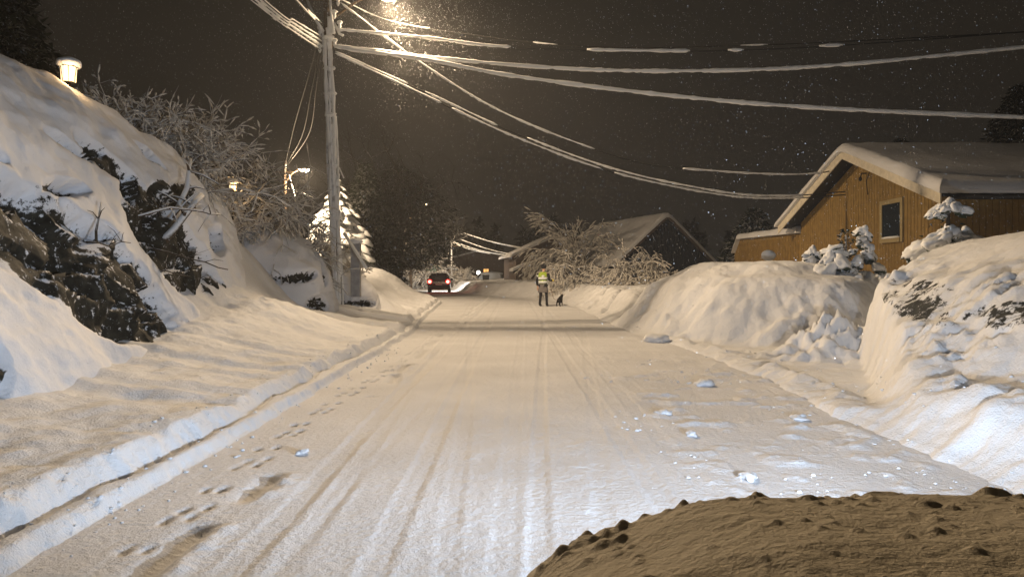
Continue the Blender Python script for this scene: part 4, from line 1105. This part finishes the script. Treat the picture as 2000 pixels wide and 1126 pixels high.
# the viewer's own car: snow covered bonnet at the bottom right
oc = car('snowy_car', "viewer's own car seen as a snow covered bonnet at the bottom right", (.97, 1.92, 0), PI, [
    (0.0, .30, .50, .54, .70, .68, .60), (.08, .22, .56, .60, .84, .80, .72), (.35, .2, .63, .68, .90, .86, .76), (.7, .2, .72, .77, .91, .89, .80), (1.5, .2, .78, .82, .91, .90, .84),
    (1.75, .2, .80, .86, .91, .90, .80), (2.35, .2, .82, 1.42, .91, .90, .68), (2.8, .2, .84, 1.47, .91, .90, .66), (4.0, .2, .86, 1.46, .91, .90, .66), (4.5, .25, .88, 1.05, .88, .86, .72)],
    M['carpaint2'], False, 4.4, wheels=((-.82, .80, .32), (.82, .80, .32), (-.82, 3.5, .32), (.82, 3.5, .32)))
for s in (-1, 1):
    MB().blob((s * .62, .06, .52), (.16, .07, .075), 3, .05, 3).build('headlight', M['headglow'], oc, True)
    l = light('headlight_beam', 'SPOT', (s * .62, -.12, .60), HEAD_COL, P_HEAD * (2.3 if s < 0 else .6), oc, spot_size=R(158), spot_blend=.9, shadow_soft_size=.06)
    l.data.use_nodes = True; nt = l.data.node_tree; N = nt.nodes.new; K = nt.links.new
    em = next(q for q in nt.nodes if q.type == 'EMISSION'); g_ = N('ShaderNodeNewGeometry'); sx = N('ShaderNodeSeparateXYZ'); K(g_.outputs['Incoming'], sx.inputs[0])
    mr = N('ShaderNodeMapRange'); mr.inputs[1].default_value = -.42; mr.inputs[2].default_value = -.10; mr.inputs[3].default_value = .10; mr.inputs[4].default_value = 1
    K(sx.outputs['Z'], mr.inputs[0]); K(mr.outputs[0], em.inputs['Strength'])   # low beam: little light thrown straight down
    l.rotation_euler = (R(100), 0, PI + (.30 if s < 0 else 0) )
    MB().box((s * 1.02 - .09, 1.62, .86), (s * 1.02 + .09, 1.72, 1.0)).build('mirror', M['black'], oc)
MB().prism([(-.5, .30), (.5, .30), (.48, .42), (-.48, .42)], 'y', -.03, .04).build('grille', M['black'], oc)
nx, ny = 440, 380
xs = np.linspace(-.95, .95, nx); ys = np.linspace(.06, 1.62, ny)
Xs, Ys = np.meshgrid(xs, ys, indexing='ij')
hood = np.interp(Ys, [0, .08, .35, .7, 1.0, 1.5, 1.7], [.50, .58, .68, .835, .868, .862, .88]) - .05 * (np.abs(Xs) / .95) ** 4
e = np.minimum(.95 - np.abs(Xs), np.minimum(Ys - .06, 1.62 - Ys)) + .012 * fbm(Xs * 5, Ys * 5, None, 3, 81)
t = .085 * np.sqrt(np.clip(1 - (1 - np.clip(e / .12, 0, 1)) ** 2, 0, 1)) - .12 * (e < 0)
f1 = fbm(Xs * 7, Ys * 7, None, 4, 82); f2 = fbm(Xs * 26, Ys * 26, None, 3, 83)
Zs = hood - .02 - .055 * ss(.62, .92, Xs) + t + .006 * f1 + .0025 * f2
for _ in range(800):                                                  # crumbs of snow lying on it
    cx, cy = rng.uniform(-.9, .93), rng.uniform(.45, 1.5); r_ = rng.uniform(.0045, .011) * (1.6 if rng.random() < .1 else 1)
    if rng.random() < .35: cy = rng.uniform(.52, .72)
    if rng.random() < .15: cx = rng.uniform(.78, .93)
    d2 = ((Xs - cx) ** 2 + (Ys - cy) ** 2) / r_ ** 2
    Zs = Zs + r_ * .6 * np.exp(-d2 ** 1.3)
Zs[0, :] -= .15; Zs[-1, :] -= .15; Zs[:, 0] -= .15
link('bonnet_snow', np.stack([Xs, Ys, Zs], -1).reshape(-1, 3), grid_faces(nx, ny), M['bonnetsnow'], oc)

# ---------------------------------------------------------------- snow lumps
g4 = 'white snow lumps lying on the road'
for k_, (px, py, s, lab) in enumerate([(1372, 752, .10, 'oval snow lump alone in the right lane near the driveway'), (1297, 810, .07, 'snow lump on the rightmost tyre track'), (1575, 757, .13, 'snow lump at the driveway mouth'),
        (1280, 667, .20, 'big snow block where the right bank meets the road shadow lines'), 
        (1350, 850, .04, 'small snow lump left of the crumb field'), (1462, 935, .05, 'snow lump at the lower end of the crumb field'), (1560, 820, .07, 'flat snow lump in front of the windrow'), (590, 885, .04, 'pale snow lump beside the boot trail on the left')]):
    Yl = 1778 / (py - 540)
    o = MB().blob((0, 0, 0), (s, s * 1.1, s * .5), k_ * 7, .9, 3).build('snow_lump', M['snow'], None, True)
    o.location = ((px - 1000) / F * Yl, Yl, s * .15 + .01); tag(o, lab, 'snow lump', g4)
r = np.random.default_rng(3); vs = []; fs = []
v0, f0 = ico(1); n = 0
for i in range(2600):
    if i < 1100: x, y_ = r.uniform(.9, 3.0), r.uniform(3.4, 11)
    elif i < 2000: x, y_ = r.uniform(2.6, 4.2), r.uniform(3, 22); y_ = y_ if x < 3.3 else r.uniform(3.0, 16)
    else: x, y_ = r.uniform(-2.6, -1.9), r.uniform(3, 20)
    cl = fbm(np.array([x * 1.6]), np.array([y_ * 1.6]), None, 3, 90)[0]
    if cl < .05 and i < 2000: continue
    s = .003 + .013 * r.random() ** 3 * (1.6 if r.random() < .08 else 1)
    z = GZ(x, y_) if (x > float(Redge(y_)) or x < float(Ledge(y_))) else 0
    jit = 1 + .35 * r.normal(0, 1, (len(v0), 1)).clip(-1, 1)
    vs.append(v0 * jit * s * np.array([1.3, 1, .7]) + np.array([x, y_, z + s * .1 + .002])); fs.append(f0 + n); n += len(v0)
o = link('snow_crumbs', np.concatenate(vs), np.concatenate(fs), M['snow']); o['kind'] = 'stuff'

# ---------------------------------------------------------------- person and dog
def skinned(name, chains, m, parent, sub=2):
    """chains: list of lists of (x,y,z,r) ; points with equal coordinates are merged"""
    vs = []; rs = []; es = []; idx = {}
    for ch in chains:
        prev = None
        for (x, y_, z, r_) in ch:
            k_ = (round(x, 4), round(y_, 4), round(z, 4))
            if k_ not in idx: idx[k_] = len(vs); vs.append((x, y_, z)); rs.append(r_)
            if prev is not None and prev != idx[k_]: es.append((prev, idx[k_]))
            prev = idx[k_]
    me = bpy.data.meshes.new(name); me.from_pydata(vs, es, []); me.update()
    o = bpy.data.objects.new(name, me); C.objects.link(o); o.parent = parent
    md = o.modifiers.new('skin', 'SKIN'); md.use_smooth_shade = True
    for i, sv in enumerate(me.skin_vertices[0].data):
        rr = rs[i]; sv.radius = rr if isinstance(rr, tuple) else (rr, rr); sv.use_root = (i == 0)
    sb = o.modifiers.new('sub', 'SUBSURF'); sb.levels = sub; sb.render_levels = sub
    me.materials.append(m)
    return o

pe = thing('person', 'person in a yellow reflective vest, grey coat and black leggings walking away', 'person', (1.33, 30.6, 0.0), R(-25))
lf, rf_ = (-.12, -.06), (.15, .10)
body = [
    [(0, 0, .93, .13), (0, 0, 1.15, .12), (0, .01, 1.36, .13), (0, .01, 1.47, .055), (.01, .03, 1.54, .05), (.02, .05, 1.64, .095), (.02, .05, 1.72, .085)],
    [(0, 0, .93, .13), (-.10, 0, .86, .09), (-.11, -.01, .50, .058), (-.12, -.08, .12, .04), (-.12, .08, .04, .035)],
    [(0, 0, .93, .13), (.10, 0, .86, .09), (.13, .06, .50, .058), (.15, .04, .12, .04), (.16, .20, .04, .035)],
    [(0, .01, 1.36, .13), (-.20, 0, 1.40, .055), (-.27, -.02, 1.12, .042), (-.27, .03, .88, .032), (-.27, .04, .80, .028)],
    [(0, .01, 1.36, .13), (.20, 0, 1.40, .055), (.27, .0, 1.14, .042), (.30, .22, 1.10, .032), (.31, .29, 1.11, .028)],
]
for (hx, hy, hz, dd) in ((-.27, .04, .80, (0, .1, -1)), (.31, .29, 1.11, (.15, 1, -.1))):
    dv = Vector(dd).normalized(); sd = Vector((1, 0, 0)) if abs(dv.x) < .5 else Vector((0, 1, 0))
    for k_, (off, ln) in enumerate(((-.027, .060), (-.009, .075), (.009, .072), (.027, .058))):
        b0 = Vector((hx, hy, hz)); b1 = b0 + dv * .045 + sd * off * .9; b2 = b1 + dv * ln * .55 + Vector((0, .01, -.005)); b3 = b2 + dv * ln * .4 + Vector((0, .015, -.012))
        body.append([(hx, hy, hz, .028), (*b1, .010), (*b2, .009), (*b3, .008)])
    b1 = Vector((hx, hy, hz)) + dv * .01 + sd * .035; b2 = b1 + dv * .03 + sd * .02
    body.append([(hx, hy, hz, .028), (*b1, .010), (*b2, .009)])
skinned('body', body, M['skin'], pe)
skinned('leggings', [[(0, 0, .93, .14), (-.10, 0, .85, .10), (-.11, -.01, .50, .070), (-.12, -.08, .14, .052)], [(0, 0, .93, .14), (.10, 0, .85, .10), (.13, .06, .50, .070), (.15, .04, .14, .052)]], M['darkcloth'], pe)
for (x, y_, z, yt) in ((-.12, -.08, .12, .09), (.15, .04, .12, .22)):
    skinned('boot', [[(x, y_, .22, .06), (x, y_, .07, .058), (x, (y_ + yt) / 2, .05, .052), (x, yt, .045, .042)]], M['black'], pe)
skinned('coat', [[(0, 0, .58, (.27, .20)), (0, 0, .62, (.26, .20)), (0, 0, .85, (.20, .16)), (0, 0, 1.05, (.165, .13)), (0, .01, 1.36, (.17, .13)), (0, .02, 1.48, .07)]], M['greycloth'], pe)
for s in (0, 1):
    ch = [(-.16, 0, 1.41, .085), (-.25, 0, 1.33, .07), (-.28, -.02, 1.12, .062), (-.275, .03, .87, .048)] if s == 0 else [(.16, 0, 1.41, .085), (.25, 0, 1.33, .07), (.28, .0, 1.14, .062), (.30, .22, 1.10, .048)]
    skinned('sleeve', [ch], M['darkcloth'], pe)
skinned('vest', [[(0, 0, .90, (.20, .155)), (0, 0, 1.05, (.19, .15)), (0, 0, 1.22, (.19, .15)), (0, .01, 1.37, (.20, .15)), (0, .02, 1.46, (.10, .09))],
                 [(0, .01, 1.37, (.20, .15)), (-.20, .0, 1.40, .085)], [(0, .01, 1.37, (.20, .15)), (.20, .0, 1.40, .085)]], M['vest'], pe)
def band(z, rx, ry, h=.05):
    v = []; n = 28
    for k_ in range(n):
        a = 2 * PI * k_ / n
        for zz in (z - h / 2, z + h / 2): v.append((math.cos(a) * rx, math.sin(a) * ry, zz))
    return v, [(2 * k_, 2 * ((k_ + 1) % n), 2 * ((k_ + 1) % n) + 1, 2 * k_ + 1) for k_ in range(n)]
for z in (1.04, 1.20):
    mb = MB(); mb.add(*band(z, .212, .175, .10)); ob = mb.build('reflective_band', M['reflect'], pe, True)
    sm_ = ob.modifiers.new('th', 'SOLIDIFY'); sm_.thickness = .012
MB().blob((.06, -.15, 1.29), (.075, .03, .05), 4, .1, 2).build('reflective_patch', M['reflect'], pe, True)
MB().blob((-.23, -.03, 1.30), (.07, .075, .05), 4, .1, 2).build('sleeve_band', M['reflect'], pe, True)
MB().blob((.02, .04, 1.70), (.115, .125, .115), 4, .06, 3).blob((.02, .03, 1.79), (.045, .045, .04), 4, .06, 2).build('beanie', M['darkcloth'], pe, True)
MB().blob((.02, .145, 1.63), (.018, .025, .03), 4, .0, 2).build('nose', M['skin'], pe, True)
MB().blob((.31, .32, 1.11), (.055, .07, .045), 4, .1, 3).build('glove', M['glove'], pe, True)

dg = thing('dog', 'small black dog beside the person at the right edge of the road', 'dog', (2.0, 30.7, 0.0), R(-20))
skinned('body', [
    [(0, 0, .26, (.10, .10)), (0, .14, .27, (.095, .10)), (0, .30, .28, (.10, .12)), (0, .38, .34, .07), (0, .45, .42, .06), (0, .50, .44, .055), (0, .58, .42, .03)],
    [(0, 0, .26, (.10, .10)), (0, -.05, .30, .05), (.05, -.10, .38, .022), (.10, -.10, .45, .014)],
    [(0, 0, .26, (.10, .10)), (-.065, -.02, .18, .042), (-.07, -.07, .10, .022), (-.07, -.04, .02, .020), (-.07, .0, .012, .018)],
    [(0, 0, .26, (.10, .10)), (.065, -.02, .18, .042), (.07, -.07, .10, .022), (.07, -.04, .02, .020), (.07, .0, .012, .018)],
    [(0, .30, .28, (.10, .12)), (-.06, .30, .16, .03), (-.06, .29, .08, .020), (-.06, .30, .02, .020)],
    [(0, .30, .28, (.10, .12)), (.06, .30, .16, .03), (.06, .33, .08, .020), (.06, .33, .02, .020)],
    [(0, .50, .44, .055), (-.045, .48, .50, .018), (-.055, .47, .53, .008)], [(0, .50, .44, .055), (.045, .48, .50, .018), (.055, .47, .53, .008)],
], M['fur'], dg)
tag(MB().tube(cr_pts([Vector((1.62, 30.9, 1.08)), Vector((1.72, 30.85, .55)), Vector((1.85, 30.9, .28)), Vector((2.05, 31.05, .34))], 6), .008, 5).build('leash', M['leash'], None, True), 'thin brown leash hanging between the person and the small black dog', 'leash')

# ---------------------------------------------------------------- far wood and falling snow
r = np.random.default_rng(11); vs = []
for i in range(90):
    x0 = r.uniform(-75, 75); y0 = r.uniform(112, 135); h = r.uniform(6, 10) + .03 * abs(x0); w_ = r.uniform(2, 3.6); n = 420
    t = r.random(n); a = r.random(n) * 2 * PI; rad = (w_ * (1 - t) ** .8 + .1) * np.sqrt(r.random(n))
    c = np.stack([x0 + np.cos(a) * rad, y0 + np.sin(a) * rad, t * h + .5], 1)
    d = r.normal(0, 1, (n, 3)); e_ = r.normal(0, 1, (n, 3)); vs.append(np.stack([c, c + d * .5, c + e_ * .5], 1).reshape(-1, 3))
vs = np.concatenate(vs)
o = link('far_wood', vs, np.arange(len(vs)).reshape(-1, 3), M['needle'], None, False); o['kind'] = 'stuff'

r = np.random.default_rng(21); n = 52000
Yf = 2.8 + 33 * r.random(n) ** 1.0
c = np.stack([(r.random(n) - .5) * 1.7 * Yf, Yf, CZ + (r.random(n) * .75 - .32) * Yf], 1)
near_l = r.random(n) < .14
c[near_l] = np.array([-3.3, 20.4, 8.8]) + r.normal(0, 1, (near_l.sum(), 3)) * np.array([1.6, 1.5, 1.2])
c = c[c[:, 2] > .25]; n = len(c)
s = r.uniform(.0010, .0027, n)[:, None] * np.clip(c[:, 1:2] / 9, .35, 1.9)
d = np.stack([r.normal(.35, .5, n), r.normal(0, .5, n), r.normal(-.9, .4, n)], 1); d /= np.linalg.norm(d, axis=1)[:, None]
a_ = np.cross(d, r.normal(0, 1, (n, 3))); a_ /= np.linalg.norm(a_, axis=1)[:, None]; b_ = np.cross(d, a_)
el = r.uniform(1.2, 4.0, n)[:, None]
vv = np.stack([c + d * s * el, c + a_ * s, c + b_ * s, c - a_ * s, c - b_ * s, c - d * s * el], 1).reshape(-1, 3)
base = np.arange(n)[:, None] * 6
ff = np.concatenate([base + np.array([q]) for q in ((0, 1, 2), (0, 2, 3), (0, 3, 4), (0, 4, 1), (5, 2, 1), (5, 3, 2), (5, 4, 3), (5, 1, 4))])
o = link('falling_snow', vv, ff, M['snow'], None, False); o['kind'] = 'stuff'

# ---------------------------------------------------------------- haze
if HAZE:
    hz = MB().box((-140, -34, -3), (140, 170, 30)).build('haze', None)
    m = bpy.data.materials.new('snow filled air'); m.use_nodes = True
    nt = m.node_tree; nt.nodes.remove(nt.nodes['Principled BSDF'])
    pv = nt.nodes.new('ShaderNodeVolumePrincipled'); pv.inputs['Density'].default_value = HAZE; pv.inputs['Color'].default_value = (.9, .9, .9, 1); pv.inputs['Anisotropy'].default_value = .3
    nt.links.new(pv.outputs[0], nt.nodes['Material Output'].inputs['Volume'])
    hz.data.materials.append(m); hz['kind'] = 'stuff'
